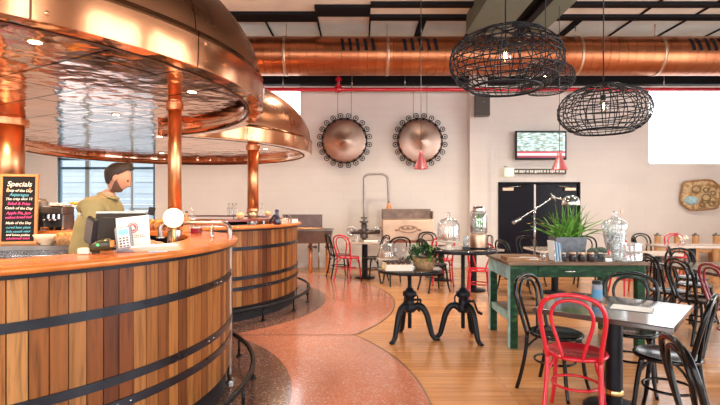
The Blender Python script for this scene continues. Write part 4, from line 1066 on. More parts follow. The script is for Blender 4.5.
# ------------------------------------------------------------------ brewery fittings by the wall
Yt=10.6
t=thing('steel_trough','grey steel brewery trough on copper legs right of the far bar','trough',(X(305,Yt),Yt,0))
x0,x1=X(280,Yt)-X(305,Yt),X(333,Yt)-X(305,Yt)
z0,z1=Z(242.5,Yt),Z(229.5,Yt)
MB().add([(x0,-.25,z0),(x1-.06,-.25,z0),(x1-.06,.25,z0),(x0,.25,z0),(x0,-.32,z1),(x1,-.32,z1),(x1,.32,z1),(x0,.32,z1)],[(0,3,2,1),(0,1,5,4),(1,2,6,5),(2,3,7,6),(3,0,4,7)]).box(x0,x1,-.33,-.30,z1-.01,z1+.015).box(x0,x1,.30,.33,z1-.01,z1+.015).box(x1-.03,x1,-.3,.3,z1-.01,z1+.015).build('basin',M['steel_brush'],t)
MB().box(x0,X(321,Yt)-X(305,Yt),.34,.40,z1-.1,Z(214.5,Yt+.3)).build('back_board',mat('mauve_board',(.20,.14,.14),.5,.3,var=.15),t)
MB().tube([(x0,.1,z1+.02),(x1-.2,.1,z1+.02)],.02,8).build('inlet_pipe',M['copper'],t)
for px in (311,318,328): MB().tube([(X(px,Yt)-X(305,Yt),-.1 if px!=318 else .2,0),(X(px,Yt)-X(305,Yt),-.1 if px!=318 else .2,z0)],.045 if px!=318 else .02,14).build('leg',M['copper'] if px!=318 else M['steel'],t)
for px in (311,328): 
    MB().tube([(X(px,Yt)-X(305,Yt)-.05,-.2,z0-.08),(X(px,Yt)-X(305,Yt)+.12,-.2,z0-.08)],.02,8).ball(X(px,Yt)-X(305,Yt)+.12,-.2,z0-.08,.04,10,8).build('valve',M['dark_steel'],t)
t=thing('copper_tank_box','pale copper fronted tank with an oval emblem standing by the back wall','tank',(X(407,Yt),Yt,0))
a0,a1=X(382,Yt)-X(407,Yt),X(432,Yt)-X(407,Yt)
MB().box(a0,a1,-.25,.25,Z(240,Yt),Z(219.5,Yt)).build('tank_body',M['copper_pale'],t,bev=.015)
MB().box(a0+.0,a1-.0,.20,.25,Z(219,Yt),Z(209,Yt)).box(a0,a0+.03,-.2,.12,Z(219,Yt),Z(211,Yt)).box(a1-.03,a1,-.2,.12,Z(219,Yt),Z(211,Yt)).build('splash_back',mat('brown_patina',(.22,.15,.12),.45,.5,var=.3),t,bev=.01)
MB().box(a0-.02,a1+.02,-.28,.26,Z(240.5,Yt)-.03,Z(240.5,Yt)).build('bottom_rim',mat('rust_red',(.30,.08,.05),.5),t)
mb=MB().tube([(.0+.2*math.cos(q),-.262,Z(228.5,Yt)+.075*math.sin(q)) for q in [2*PI*i/28 for i in range(28)]],.012,6,closed=True)
for dx in (-.25,-.12,0,.12,.25): mb.ball(dx,-.262,Z(228.5,Yt)+(.03 if abs(dx)<.2 else -.02),.04,10,6,sz=.7,sy=.3)
mb.box(-.1,.1,-.268,-.25,Z(229.5,Yt),Z(228,Yt)).build('emblem',mat('emblem_brown',(.36,.22,.15),.5,.5),t)
for s in (a0+.06,a1-.06):
    for y in (-.2,.2): MB().box(s-.03,s+.03,y-.03,y+.03,0,Z(240,Yt)).build('leg',M['dark_steel'],t)
# swan neck pipe with valve
Yp=10.9
def q(px,py): return (X(px,Yp)-X(364,Yp),0,Z(py,Yp))
t=thing('swan_neck_pipe','tall arched steel pipe with wheel valve and copper nozzle by the wall','pipe',(X(364,Yp),Yp,0))
MB().tube(spline([q(364,222),q(364,200),q(364,182),q(364.5,177),q(368,174.5),q(376,174),q(383,174.3),q(387,177),q(388,182),q(388.5,192),q(388.8,203)],5),.028,12).build('arch_tube',M['steel_brush'],t)
c=q(389,208)
MB().lathe([(.03,c[2]+.12),(.05,c[2]+.05),(.095,c[2]-.1),(.1,c[2]-.16),(.0,c[2]-.165)],24,(c[0],0)).build('nozzle',M['copper'],t)
mb=MB().tube([q(364,222),q(364,236)],.06,14)
for py,rr in ((218,.07),(222,.1),(226,.075),(230,.11),(235,.085)): mb.cyl(0,0,Z(py,Yp)-.012,Z(py,Yp)+.02,rr,18)
mb.tube([q(351,232),q(380,232)],.055,12).cyl(0,0,Z(238,Yp),Z(234,Yp),.09,16)
mb.build('valve_body',M['dark_steel'],t)
c=q(352,231); MB().tube([(c[0]+.1*math.cos(a),-.02,c[2]+.1*math.sin(a)) for a in [2*PI*i/20 for i in range(20)]],.022,8,closed=True).ball(c[0],-.02,c[2],.04,12,8).tube([(c[0]-.1,-.02,c[2]),(c[0]+.1,-.02,c[2])],.012,6).build('hand_wheel',M['steel'],t)
c=q(378,231); MB().tube([(c[0]+.09*math.cos(a),-.02,c[2]+.09*math.sin(a)) for a in [2*PI*i/20 for i in range(20)]],.02,8,closed=True).tube([(c[0],-.02,c[2]-.09),(c[0],-.02,c[2]+.09)],.012,6).build('hand_wheel',M['steel'],t)
MB().tube([(0,0,.01),(0,0,Z(236,Yp))],.05,14).cyl(0,0,0,.02,.12,20).build('standpipe',M['dark_steel'],t)
t=thing('beer_glass','small dark drinking glass on the small table by the trough','glass',(X(357,9.75),9.75,.7505))
MB().lathe([(0,0),(.028,0),(.036,.13),(.033,.13),(.025,.01),(0,.01)],16).build('glass_body',M['glass_cut'],t)
t=thing('folded_menu','white menu lying on the small table by the trough','menu',(X(371,9.75),9.75,.7505))
MB().box(-.14,.14,-.09,.09,0,.012).build('sheet',M['paper'],t)
t=thing('flower_posy','small pale posy in a jar on the far white table','flowers',(X(682.5,8.85),8.85,.7505))
MB().lathe([(0,0),(.03,0),(.035,.08),(.03,.08)],14).build('jar',M['glass_cut'],t)
mb=MB(); random.seed(9)
for k in range(16): mb.ball(random.uniform(-.07,.07),random.uniform(-.05,.05),random.uniform(.09,.17),.022,8,6)
mb.build('blooms',M['cream'],t)

# ------------------------------------------------------------------ things on the near bar
B=CT+.001
def onbar(px,Y): return (X(px,Y),Y,B)
# till screen seen from behind
t=thing('till_screen','black point of sale screen on the near bar, seen from the customer side','till',onbar(119.5,2.97),math.radians(8)); t.scale=(.89,.9,.81)
MB().box(-.10,.10,-.06,.08,0,.015).build('base',M['black_plastic'],t,bev=.004)
MB().tube([(0,.02,.01),(0,.03,.12)],.03,12).build('neck',M['black_plastic'],t)
MT=Matrix.Translation((0,.0,.15))@Matrix.Rotation(-.35,4,'X')
MB().box(-.165,.165,-.018,.018,-.12,.125,M=MT).box(-.12,.12,-.035,-.018,-.09,.09,M=MT).build('casing',M['black_plastic'],t,bev=.006)
MB().box(-.165,.165,-.02,.02,.125,.142,M=MT).build('pale_top_edge',mat('screen_edge',(.42,.50,.55),.3,.3),t)
t=thing('customer_display','small black oval customer display turned sideways beside the till screen','display',onbar(91.5,2.74),math.radians(-35))
MB().cyl(0,0,0,.012,.045,24).tube([(0,0,.01),(0,0,.06)],.012,10).build('stand',M['black_plastic'],t)
MB().box(-.05,.05,-.014,.014,-.08,.08,M=Matrix.Translation((0,0,.125))@Matrix.Rotation(.25,4,'Y')).build('display_body',M['black_plastic'],t,bev=.012)
MB().box(-.04,.04,-.018,-.0145,-.065,.065,M=Matrix.Translation((0,0,.125))@Matrix.Rotation(.25,4,'Y')).build('display_face',mat('display_grey',(.10,.10,.10),.2),t)
# card sign with round red logo
t=thing('logo_card_stand','white card with a round red emblem leaning against the till screen','sign',onbar(134,2.92),math.radians(10))
MT=Matrix.Translation((0,0,.012))@Matrix.Rotation(-.11,4,'Y')@Matrix.Rotation(-.22,4,'X')
MB().box(-.095,.095,-.004,.004,0,.195,M=MT).build('card',M['paper'],t)
R2=MT@Matrix.Translation((.0,-.0045,.125))@RX
MB().cyl(0,0,0,.0015,.033,32,M=R2).build('emblem_disc',M['logo_red'],t)
MB().lathe([(.024,.0016),(.027,.0016)],32,M=R2,smooth=False).prism([(-.012,-.012),(.012,-.012),(.014,-.002),(.006,.002),(.004,.014),(-.004,.014),(-.006,.002),(-.014,-.002)],.0016,.0022,M=R2).build('emblem_mark',M['paper'],t)
mb=MB()
for k,(zz_,w_) in enumerate(((.072,.05),(.06,.07))):
    x=-w_
    while x<w_:
        mb.box(x,x+.007,-.0052,-.0042,zz_,zz_+.006,M=MT); x+=.011
mb.build('small_print',M['grey_plastic'],t)
MB().tube([(-.05,.0,.0),(-.05,.07,.0)],.003,6).tube([(-.05,.07,0),(-.05,.03,.13)],.003,6).build('easel_leg',M['steel'],t)
# card terminal
t=thing('card_terminal','grey and white payment terminal tilted on its stand on the near bar','card reader',onbar(124.5,2.80),math.radians(12)); t.scale=(1.15,1.15,1.12)
MB().box(-.045,.045,-.03,.05,0,.01).build('cradle',M['grey_plastic'],t,bev=.003)
MT=Matrix.Translation((0,.0,.065))@Matrix.Rotation(-.45,4,'X')@Matrix.Rotation(-.2,4,'Y')
MB().box(-.040,.040,-.016,.016,-.065,.07,M=MT).build('terminal_body',M['grey_plastic'],t,bev=.008)
MB().box(-.027,.027,-.0185,-.016,-.052,.058,M=MT).build('white_face',M['paper'],t,bev=.002)
MB().box(-.024,.024,-.0205,-.0186,.018,.05,M=MT).build('screen',M['lcd'],t)
mb=MB()
for r_ in range(4):
    for c_ in range(3): mb.box(-.021+c_*.016,-.010+c_*.016,-.0205,-.0186,-.05+r_*.015,-.041+r_*.015,M=MT)
mb.build('keypad',M['steel'],t)
# barcode scanner
t=thing('hand_scanner','black hand scanner with a green light lying on the near bar','scanner',onbar(100,2.68),math.radians(8)); t.scale=(1.1,1.1,1.15)
MB().tube(spline([(-.05,0,.02),(-.02,0,.035),(.03,0,.045),(.055,0,.045)],5),[.012,.013,.015,.018,.02,.022,.024,.026,.028,.03,.031,.031,.03,.028,.025,.023],12).build('scanner_body',mat('olive_black',(.035,.04,.02),.3),t)
MB().ball(0,-.027,.046,.005,8,6).build('green_light',M['led_green'],t)
MB().box(.053,.062,-.02,.02,.035,.065).build('orange_window',M['orange_plastic'],t)
MB().box(-.10,-.045,-.025,.02,.0,.03).build('white_grip',M['cream'],t,bev=.006)
t=thing('newspaper_stack','fanned cream leaflets lying on the near bar right of the payment terminal','papers',onbar(153,2.88),math.radians(24))
for k in range(4): MB().box(-.13,.13,-.06,.06,k*.009,k*.009+.008,M=Matrix.Rotation(k*.09-.1,4,'Z')).build('leaflet',M['leaflet'] if k<3 else M['paper'],t)
t=thing('blue_leaflet','small grey blue leaflet folded at the right end of the leaflets','papers',(X(168,2.95),2.80,B),.5)
MB().box(-.05,.05,-.03,.03,0,.006,M=Matrix.Rotation(.0,4,'Y')).build('sheet',mat('grey_blue_paper',(.40,.52,.60),.5),t)
# specials board
CBY=4.86
t=thing('specials_board','orange framed chalkboard headed Specials on the shelf inside the near bar','chalkboard',(X(18,CBY),CBY,1.101),math.radians(12))
MT=Matrix.Rotation(-.06,4,'X')
w_=.172;h_=.71
MB().box(-w_+.02,w_-.02,-.008,.008,.02,h_-.02,M=MT).build('slate',M['board'],t)
MB().box(-w_,-w_+.024,-.014,.014,0,h_,M=MT).box(w_-.024,w_,-.014,.014,0,h_,M=MT).box(-w_+.024,w_-.024,-.014,.014,0,.024,M=MT).box(-w_+.024,w_-.024,-.014,.014,h_-.024,h_,M=MT).build('frame',M['board_frame'],t)
MB().tube([(-.1,.02,h_*.8),(-.1,.16,0)],.008,6).tube([(.1,.02,h_*.8),(.1,.16,0)],.008,6).build('back_leg',M['board_frame'],t)
lines=[('Specials',.585,.072,'chalk'),('Soup of the Day',.53,.036,'chalk'),('Asparagus',.485,.042,'chalk_blue'),('The crisp slice 12',.445,.034,'chalk'),('Salad & Fries',.395,.040,'chalk_pink'),('Catch of the Day',.35,.036,'chalk'),('Apple Pie, Jam',.30,.038,'chalk_pink'),('walnut bread loaf',.258,.034,'chalk_pink'),('Made of the Day',.20,.034,'chalk'),('cured ham plate',.155,.034,'chalk_blue'),('little squash salad',.115,.031,'chalk_blue'),('and house pickles',.08,.030,'chalk'),('wholemeal toast',.045,.032,'chalk_pink')]
for s_,z_,sz,mm in lines:
    text(s_,sz,M[mm],t,MT@Matrix.Translation((0,-.0095,z_))@Matrix.Rotation(PI/2,4,'X')@Matrix.Rotation(random.uniform(-.03,.03),4,'Z'),.285,shear=.25)
# mixing bowl and bread basket on the inner shelf
S=1.101
def onsh(px,Y): return (X(px,Y),Y,S)
t=thing('mixing_bowl','white china bowl on the steel shelf right of the specials board','bowl',onsh(46,4.72)); t.scale=(.72,.72,.8)
MB().lathe([(0,0),(.06,0),(.065,.01),(.13,.07),(.155,.125),(.15,.128),(.12,.075),(.055,.018),(0,.015)],36).build('bowl_body',M['cream'],t)
MB().ball(0,0,.085,.11,18,8,sz=.35).build('pastries',M['choc'],t)
t=thing('bread_basket','brown wicker basket of rolls on the steel shelf beside the white bowl','basket',onsh(66.5,4.74)); t.scale=(.8,.8,.9)
MB().lathe([(0,0),(.11,0),(.135,.10),(.125,.10),(.10,.01),(0,.01)],28,sy=.8).build('basket',M['wicker'],t)
mb=MB()
for k in range(9): a=k*.75; mb.ball(.07*math.cos(a)*(k>0),.05*math.sin(a)*(k>0),.10+.01*(k%2),.042,12,8,sz=.75)
mb.build('rolls',M['bread'],t)
# coffee machine on the far side of the near bar ring
FB=CT+.001
t=thing('coffee_grinder','dark coffee grinder with a clear domed hopper behind the white bowl','grinder',(X(39.5,5.2),5.22,FB))
MB().box(-.06,.06,-.07,.07,0,.20).build('grinder_body',M['black_plastic'],t,bev=.015)
MB().lathe([(.04,.20),(.07,.24),(.07,.30),(.05,.335),(0,.345)],24).build('hopper',mat('smoky_hopper',(.22,.19,.17),.15,.2),t)
t=thing('espresso_machine','low dark espresso machine with chrome group heads behind the bread basket','coffee machine',(X(58.5,5.25),5.24,FB),-.1); t.scale=(.62,.8,1)
MB().box(-.2,.2,-.12,.12,.17,.25).box(-.2,-.16,-.1,.12,0,.17).box(.16,.2,-.1,.12,0,.17).box(-.2,.2,.05,.12,0,.17).build('machine_body',M['dark_steel'],t,bev=.012)
MB().box(-.2,.2,-.13,.05,0,.035).build('drip_tray',M['chrome'],t)
for k in (-.1,0,.1): 
    MB().cyl(k,-.07,.12,.17,.03,18).tube([(k,-.07,.12),(k,-.17,.11)],.01,8).build('group_head',M['chrome'],t)
MB().box(-.19,.19,-.1,.1,.25,.262).build('cup_rail',M['chrome'],t)
t0=None
for k in range(5):
    loc=(X(52+k*3.2,5.25),5.24,FB+.263); lab='white espresso cup on top of the coffee machine, number counted left to right '+['one','two','three','four','five'][k]
    lab=['white cup at the left end of the coffee machine top','second white cup from the left on the coffee machine','middle white cup on the coffee machine top','fourth white cup from the left on the coffee machine','white cup at the right end of the coffee machine top'][k]
    if t0 is None:
        t0=thing('coffee_cup',lab,'cup',loc,0,'cups on the coffee machine'); MB().lathe([(0,0),(.012,0),(.02,.032),(.018,.032),(.01,.004)],16).build('cup_body',M['paper'],t0); MB().tube(spline([(.018,0,.027),(.03,0,.02),(.015,0,.008)],4),.002,5).build('handle',M['paper'],t0)
    else: dup(t0,loc,k*.7,lab)
t=thing('pastry_tray','gold rimmed tray heaped with yellow pastries behind the man','tray',(X(78,5.2),5.22,FB))
MB().cyl(0,0,0,.01,.08,24).cyl(0,0,.01,.26,.012,12).cyl(0,0,.26,.27,.13,32).build('tray_stand',M['brass'],t)
mb=MB(); random.seed(12)
for k in range(22): a=random.uniform(0,6.3); r=random.uniform(0,.1); mb.ball(r*math.cos(a),r*math.sin(a)*.8,.285+random.uniform(0,.012),.02,9,6,sz=.8)
mb.build('pastries',mat('yellow_pastry',(.62,.36,.05),.6,var=.3,scale=20),t)
# baskets and bottles right of the till
t0=None
for i,(px,Y) in enumerate(((149,5.28),(161,5.22))):
    lab=['basket of golden rolls right of the logo card','basket of golden rolls touching the globe lamp'][i]
    loc=(X(px,Y),Y,FB)
    if t0 is None:
        t0=thing('roll_basket',lab,'basket',loc,0,'roll baskets on the far side of the near bar')
        MB().lathe([(0,0),(.06,0),(.075,.06),(.068,.06),(.055,.008),(0,.008)],22).build('basket',M['wicker'],t0)
        mb=MB()
        for k in range(10): a=k*.9; mb.ball(.04*math.cos(a),.04*math.sin(a),.065+.014*(k%3),.028,10,7,sz=.8)
        mb.build('rolls',M['bread'],t0)
    else: dup(t0,loc,1,lab)
t=thing('price_stand','small black tilted price stand above the rolls','sign',(X(147,5.4),5.42,FB),.3)
MB().tube([(0,0,0),(0,0,.18)],.006,6).cyl(0,0,0,.01,.035,14).build('stem',M['steel'],t); MB().box(-.035,.035,-.005,.005,.16,.25,M=Matrix.Rotation(.2,4,'Y')).build('card_face',M['black_plastic'],t)
def bottle(name,label,cat,loc,h,r,m,capm,group=None):
    t=thing(name,label,cat,loc,0,group)
    MB().lathe([(0,0),(r,0),(r*1.02,.01),(r,h*.55),(r*.8,h*.66),(r*.36,h*.76),(r*.34,h*.93),(0,h*.93)],20).build('bottle_body',m,t)
    MB().lathe([(r*.4,h*.92),(r*.42,h),(0,h*1.005)],16).build('cap',capm,t)
    return t
bottle('sauce_bottle','orange sauce bottle with a black cap right of the copper post','bottle',(X(185.5,4.75),4.78,FB),.21,.03,M['gourd'],M['black_plastic'])
bottle('glass_bottle','pale clear bottle right of the orange sauce bottle','bottle',(X(192,4.85),4.85,FB),.24,.032,M['glass_cut'],M['steel'])
t=thing('dark_napkin_box','small dark red box on the far edge of the near bar','box',(X(196.5,4.6),4.60,FB)); MB().box(-.045,.045,-.04,.04,0,.05).build('box_body',M['red_dark'],t,bev=.004); MB().box(-.03,.03,-.02,.02,.05,.058).build('napkins',M['paper'],t)

# ------------------------------------------------------------------ things on the far bar
t=thing('raised_counter_shelf','low dark red raised shelf along the inner side of the far bar','shelf',(VX,V2,CT+.001))
ring(MB(),1.5,1.72,.05,.075,70,a0=-.9,a1=1.9).build('shelf_board',mat('maroon_shelf',(.20,.05,.045),.3),t)
for a in (-.8,-.3,.2,.7,1.2,1.7): MB().cyl(1.6*math.cos(a),1.6*math.sin(a),0,.05,.02,12).build('foot',M['steel'],t)
def farbar(px,Y,up=0): return (X(px,Y),Y,CT+.001+up)
RS=.076
items=[('gourd','round pale gourd on the far bar left of its copper post',240,'gourd_pale',.055),('gourd','reddish orange gourd at the foot of the far copper post',250,'gourd',.06),('gourd','golden gourd on the far bar just left of the dark jug',268,'gourd_pale',.05)]
for nm,lab,px,mm,r in items:
    a=None
    # on the raised shelf: radius 1.6 around the far bar centre
    best=min((abs(360+F*(VX+1.6*math.cos(t_))/(V2+1.6*math.sin(t_))-px),t_) for t_ in [(-.85+i*.01) for i in range(265)] if True)
    aa=best[1]
    t=thing(nm,lab,'gourd',(VX+1.6*math.cos(aa),V2+1.6*math.sin(aa),CT+.001+RS),0,'gourds on the far bar')
    mb=MB()
    n=24;prof=[]
    for i in range(11): u=PI*i/10; prof.append((r*math.sin(u),r*.85*(1-math.cos(u))))
    mb.lathe(prof,n); mb.build('gourd_body',M[mm],t); MB().tube([(0,0,r*1.65),(.005,0,r*2)],.006,6).build('stem',M['tray_wood'],t)
def shelfpos(px,far=True):
    ts=[(abs(360+F*(VX+1.6*math.cos(u))/(V2+1.6*math.sin(u))-px),u) for u in [(.0+i*.01 if far else -.85+i*.01) for i in range(180 if far else 85)]]
    u=min(ts)[1]; return (VX+1.6*math.cos(u),V2+1.6*math.sin(u),CT+.001+RS)
lb=['leftmost clear bottle on the raised shelf of the far bar','second clear bottle on the raised shelf of the far bar','clear bottle left of the pale gourd on the far bar','clear bottle right of the far copper post','white capped bottle left of the dark jug']
b0=None
for i,px in enumerate((229,232.5,236,258,262)):
    loc=shelfpos(px)
    if b0 is None: b0=bottle('glass_bottle',lb[0],'bottle',loc,.22,.03,M['glass_cut'],M['black_plastic'],'bottles on the far bar')
    else: dup(b0,loc,0,lb[i])
jp=(X(276,6.05),6.05)
t=thing('dark_jug','tall dark jug with a long spout on the right of the far bar','jug',(X(277,6.6),6.60,CT+.001),.2)
MB().lathe([(0,0),(.045,0),(.055,.03),(.035,.10),(.022,.15),(.03,.19),(.02,.21),(0,.212)],20).build('jug_body',mat('ink_glass',(.02,.015,.05),.15,coat=.5),t)
MB().tube(spline([(-.03,0,.14),(-.08,0,.06),(-.10,0,.01)],4),[.012,.014,.016,.018,.02,.02,.018,.016,.012],10).build('spout',M['black_plastic'],t)
t=thing('beer_tap','curved dark beer tap near the right end of the far bar','tap',(X(289.5,7.1),7.1,CT+.001))
MB().cyl(0,0,0,.01,.03,16).tube(spline([(.02,0,0),(.025,0,.06),(.0,0,.10),(-.03,0,.11)],4),.012,10).build('tap_body',M['dark_steel'],t); MB().ball(-.035,0,.112,.016,10,8).build('handle',M['black_plastic'],t)
gl=['short clear tumbler on the far bar just right of the dark jug','short clear tumbler left of the curved beer tap']
for i,(px,Y) in enumerate(((283,6.75),(286,6.95))):
    t=thing('bar_tumbler',gl[i],'glass',farbar(px,Y),0,'tumblers on the far bar'); MB().lathe([(0,0),(.03,0),(.034,.08),(.031,.08),(.027,.008),(0,.008)],20).build('glass_body',M['glass_cut'],t)
t=thing('white_bar_box','small white box at the right end of the far bar','box',farbar(293.5,7.25),.3); MB().box(-.06,.06,-.04,.04,0,.05).build('box_body',M['paper'],t,bev=.003); MB().box(-.062,.062,-.042,.042,.05,.058).build('lid',M['cream'],t)
t=thing('glass_rack','row of upturned clear glasses on a tray at the left of the far bar','glasses',(X(212,6.0),6.02,CT+.001),.1)
MB().box(-.2,.2,-.07,.07,0,.012).build('tray',M['steel'],t)
for i in range(6): MB().lathe([(.028,.013),(.022,.075),(0,.077)],16,(-.165+i*.066,0)).build('tumbler',M['glass_cut'],t)

# ------------------------------------------------------------------ the barman
def person():
    t=thing('person','bearded man in khaki shirt leaning forward behind the near bar, looking down','person',(X(88,3.98),3.98,.065),math.radians(6))
    # local frame: he faces +x, y is to his left
    S_={}
    V=[];E=[];Rr=[]
    def v(p,r): V.append(p); Rr.append(r if isinstance(r,tuple) else (r,r)); return len(V)-1
    def chain(s,pts):
        for p,r in pts:
            k=v(p,r); E.append((s,k)); s=k
        return s
    def grow(name,m,sub=2):
        me=bpy.data.meshes.new(name); me.from_pydata(V,E,[]); o=bpy.data.objects.new(name,me); C.objects.link(o); o.parent=t
        o.modifiers.new('skin','SKIN'); sv=me.skin_vertices[0].data
        for i,r in enumerate(Rr): sv[i].radius=r
        sv[0].use_root=True
        ss=o.modifiers.new('sub','SUBSURF'); ss.levels=sub; ss.render_levels=sub
        me.materials.append(m); 
        for p in me.polygons: p.use_smooth=True
        o.modifiers['skin'].use_smooth_shade=True
        return o
    # body (skin) : legs, torso, neck, arms to wrists
    pel=v((0,0,.93),(.13,.16))
    c=chain(pel,[((.02,0,1.05),(.125,.15)),((.06,0,1.2),(.125,.165)),((.10,0,1.33),(.12,.175)),((.125,0,1.43),(.075,.10))])
    nk=chain(c,[((.155,0,1.50),.058),((.185,0,1.56),.055)])
    for s in (-1,1):
        chain(pel,[((0,s*.1,.85),.095),((.03,s*.11,.5),.065),((0,s*.11,.28),.055),((-.01,s*.11,.09),.042),((.07,s*.12,.04),(.035,.04)),((.15,s*.125,.03),(.025,.035))])
        w=chain(c,[((.11,s*.18,1.41),.068),((.16,s*.235,1.25),.052),((.22,s*.235,1.13),.044),((.36,s*.17,1.115),.036),((.44,s*.12,1.11),.028)])
        chain(w,[((.475,s*.10,1.11),(.022,.034)),((.51,s*.09,1.105),(.016,.036))])
    body=grow('body',M['skin'])
    # hands: five fingers each, own chains rooted in the palm
    for s in (-1,1):
        V.clear();E.clear();Rr.clear()
        rt=v((.465,s*.105,1.108),(.016,.028)); pm=chain(rt,[((.50,s*.09,1.105),(.014,.034))])
        for j,(o_,ln) in enumerate(((-.027,.062),(-.009,.072),(.009,.068),(.027,.054))):
            chain(pm,[((.522,s*.085+o_,1.104),.0095),((.522+ln*.5,s*.082+o_*1.2,1.106),.0085),((.522+ln,s*.08+o_*1.25,1.094),.0075)])
        chain(rt,[((.485,s*.105-s*.035,1.10),.011),((.512,s*.105-s*.055,1.098),.009),((.53,s*.105-s*.06,1.094),.008)])
        grow('hand',M['skin'])
    # clothes
    V.clear();E.clear();Rr.clear()
    r0=v((0,0,.95),(.145,.178)); c=chain(r0,[((.015,0,1.05),(.142,.168)),((.055,0,1.2),(.142,.182)),((.095,0,1.33),(.138,.192)),((.12,0,1.43),(.115,.155)),((.145,0,1.49),(.078,.085)),((.165,0,1.53),(.066,.068))])
    for s in (-1,1):
        chain(4,[((.11,s*.185,1.415),.088),((.155,s*.24,1.25),.067),((.21,s*.24,1.14),.058),((.30,s*.20,1.118),.05)])
    grow('shirt',M['shirt'])
    V.clear();E.clear();Rr.clear()
    r0=v((0,0,.96),(.142,.172)); a=chain(r0,[((0,0,.88),(.135,.165))])
    for s in (-1,1): chain(a,[((0,s*.1,.78),.105),((.03,s*.11,.5),.08),((0,s*.11,.28),.07),((-.01,s*.11,.07),.062)])
    grow('trousers',M['trouser'])
    # head: tilted down, facing +x
    H=Matrix.Translation((.235,0,1.66))@Matrix.Rotation(math.radians(16),4,'Z')@Matrix.Rotation(math.radians(27),4,'Y')
    def head_mesh():
        mb=MB(); n=40;m_=30; vs=[];fs=[]
        for j in range(m_+1):
            th=PI*j/m_; zc=math.cos(th)
            for i in range(n):
                ph=2*PI*i/n; x=math.sin(th)*math.cos(ph); y=math.sin(th)*math.sin(ph); z=zc
                X_=.097*x; Y_=.076*y; Z_=.118*z
                if z<0:   # jaw and nape
                    k=-z
                    Y_*=1-.28*k
                    if x<0: X_*=1-.45*k
                    else: X_*=1-.02*k; X_+=.006*k
                # brow, nose, lips, chin
                f=max(0,x)**6*max(0,1-(y*3.2)**2)
                if x>0:
                    X_+=.012*math.exp(-((Z_-.028)/.012)**2)*max(0,x)**2*.6
                    X_-=.010*math.exp(-((Z_-.010)/.010)**2)*math.exp(-((abs(Y_)-.03)/.014)**2)
                    X_+=.030*math.exp(-((Z_+.018)/.013)**2)*math.exp(-(Y_/.012)**2)+.016*math.exp(-((Z_-.004)/.018)**2)*math.exp(-(Y_/.010)**2)
                    X_+=.009*math.exp(-((Z_+.050)/.007)**2)*math.exp(-(Y_/.022)**2)+.008*math.exp(-((Z_+.064)/.007)**2)*math.exp(-(Y_/.02)**2)
                    X_+=.012*math.exp(-((Z_+.092)/.014)**2)*math.exp(-(Y_/.025)**2)
                vs.append((X_,Y_,Z_))
        for j in range(m_):
            for i in range(n): fs.append((j*n+i,(j+1)*n+i,(j+1)*n+(i+1)%n,j*n+(i+1)%n))
        mb.add(vs,fs,True,H)
        for s in (-1,1): mb.ball(0,0,0,.03,12,8,sx=.65,sy=.28,M=H@Matrix.Translation((-.008,s*.077,-.008)))
        return mb
    head_mesh().build('head',M['skin'],t)
    mb=MB()
    for s in (-1,1): mb.ball(0,0,0,.0085,10,8,M=H@Matrix.Translation((.082,s*.03,.010)))
    mb.build('eyes',mat('eye_dark',(.04,.025,.02),.2),t)
    # hair cap: sides, back and swept top
    mb=MB(); n=40;m_=22; vs=[];fs=[];random.seed(21)
    for j in range(m_+1):
        for i in range(n):
            ph=2*PI*i/n; fx=math.cos(ph)
            if fx>.45: lim=PI*(.27+.04*(1-fx)/.55)
            elif fx>-.15: lim=PI*(.31+.19*(.45-fx)/.6)
            else: lim=PI*(.50+.22*min(1,(-.15-fx)/.3))
            th=lim*j/m_; x=math.sin(th)*math.cos(ph); y=math.sin(th)*math.sin(ph); z=math.cos(th)
            kk=1.02+.15*(1-(j/m_)**3)+.015*math.sin(9*ph+th*6)+.012*random.random()
            up=.022*max(0,z)*(1+.8*fx)
            X_=.099*x*kk;Y_=.077*y*kk*1.02;Z_=.118*z*1.08+up
            if z<0:
                k=-z;Y_*=1-.22*k
                if x<0: X_*=1-.40*k
            vs.append((X_,Y_,Z_))
    for j in range(m_):
        for i in range(n): fs.append((j*n+i,(j+1)*n+i,(j+1)*n+(i+1)%n,j*n+(i+1)%n))
    mb.add(vs,fs,True,H); mb.build('hair',M['hair'],t)
    # beard along the jaw
    mb=MB(); vs=[];fs=[];n=28;m_=8
    for j in range(m_+1):
        u=j/m_
        for i in range(n+1):
            ph=-1.6+3.2*i/n; z=-.070-.050*u+.062*(abs(ph)/1.6)**3*(1-u); zn=z/.118
            rr=math.sqrt(max(0.02,1-zn*zn)); 
            x=math.cos(ph)*rr;y=math.sin(ph)*rr; k=-min(0,zn)
            X_=.097*x*(1-.02*k if x>0 else 1-.45*k)+.004;Y_=.076*y*(1-.28*k)*1.04
            if u>.6: X_*=1
            vs.append((X_+.013*math.exp(-((z+.092)/.016)**2)*math.exp(-(Y_/.03)**2),Y_,z-.006*u))
    for j in range(m_):
        for i in range(n): fs.append((j*(n+1)+i,(j+1)*(n+1)+i,(j+1)*(n+1)+i+1,j*(n+1)+i+1))
    mb.add(vs,fs,True,H); o=mb.build('beard',M['beard'],t); so=o.modifiers.new('solid','SOLIDIFY'); so.thickness=.006; so.offset=0
    # collar
    MB().tube([(.16+.072*math.cos(a),.068*math.sin(a),1.505-.02*math.cos(a)) for a in [2*PI*i/24 for i in range(24)]],.014,8,closed=True).build('collar',M['shirt'],t)
    # shoes
    for s in (-1,1): MB().ball(.07,s*.12,.045,.06,16,8,sx=2.1,sy=.85,sz=.72).build('shoe',M['black_plastic'],t)
    return t
person()

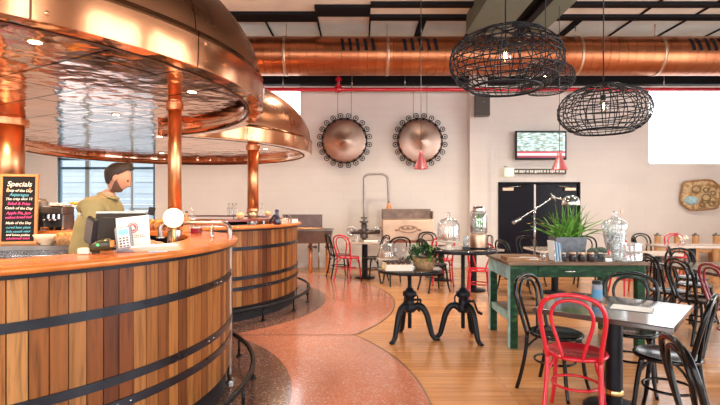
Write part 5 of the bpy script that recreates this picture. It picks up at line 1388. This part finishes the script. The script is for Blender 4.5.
# ------------------------------------------------------------------ light
w=bpy.data.worlds.new('World'); bpy.context.scene.world=w; w.use_nodes=True
bg=w.node_tree.nodes['Background']; bg.inputs[0].default_value=(.93,.97,1,1); bg.inputs[1].default_value=3.4
def light(kind,loc,e,col=(1,1,1),rot=(0,0,0),**k):
    l=bpy.data.lights.new('room_'+kind.lower(),kind); l.energy=e; l.color=col
    for a,b in k.items(): setattr(l,a,b)
    o=bpy.data.objects.new('room_'+kind.lower(),l); C.objects.link(o); o.location=loc; o.rotation_euler=rot; return o
# downlights of the two hoods, plus extra spots added to brighten the bar
for (x,y) in ((-1.32,3.75),(-1.75,2.6),(-2.9,2.3),(-3.6,4.6),(-2.3,4.9),(-1.3,6.6),(-2.6,6.2),(-1.4,8.2),(-3,3.6),(-4.2,3.2)):
    light('SPOT',(x,y,HB+.09),80,(1,.66,.36),spot_size=2.6,spot_blend=.8,shadow_soft_size=.04)
# unseen ceiling spots, added to brighten the room and back wall
for (x,y) in ((-1,4.5),(2,7),(4.5,5),(-.3,8.6),(-2.5,9.2),(1.5,8.8),(4.4,8.7),(7.0,8.5),(-4.6,9.3),(-6.6,8.8),(-5.8,9.6),(-4.0,9.9)):
    light('SPOT',(x,y,4.85),215,(1,.86,.68),spot_size=2.2,spot_blend=.9,shadow_soft_size=.12)
# daylight through the tall windows behind the camera and on the right
for (x0_,x1_) in ((-6.6,-5.0),(-3.2,-1.7),(.6,2.3),(4.8,6.6)):
    light('AREA',((x0_+x1_)/2,YB-.25,2.4),105,(.95,.98,1),rot=(PI/2,0,0),shape='RECTANGLE',size=x1_-x0_,size_y=4)
for (y0_,y1_) in ((-1.5,2.2),(3.0,6.2)):
    light('AREA',(XR+.25,(y0_+y1_)/2,2.35),90,(.95,.98,1),rot=(PI/2,0,PI/2),shape='RECTANGLE',size=y1_-y0_,size_y=3.6)

cam=bpy.data.cameras.new('camera'); co=bpy.data.objects.new('camera',cam); C.objects.link(co)
co.location=(0,0,EYE); co.rotation_euler=(PI/2,0,0); cam.sensor_width=36; cam.lens=F/720*36; cam.shift_y=2/720; cam.clip_start=.05
sc=bpy.context.scene; sc.camera=co
vs_=sc.view_settings; vs_.view_transform='Standard'; vs_.look='None'; vs_.gamma=1; vs_.use_curve_mapping=False; vs_.exposure=.62
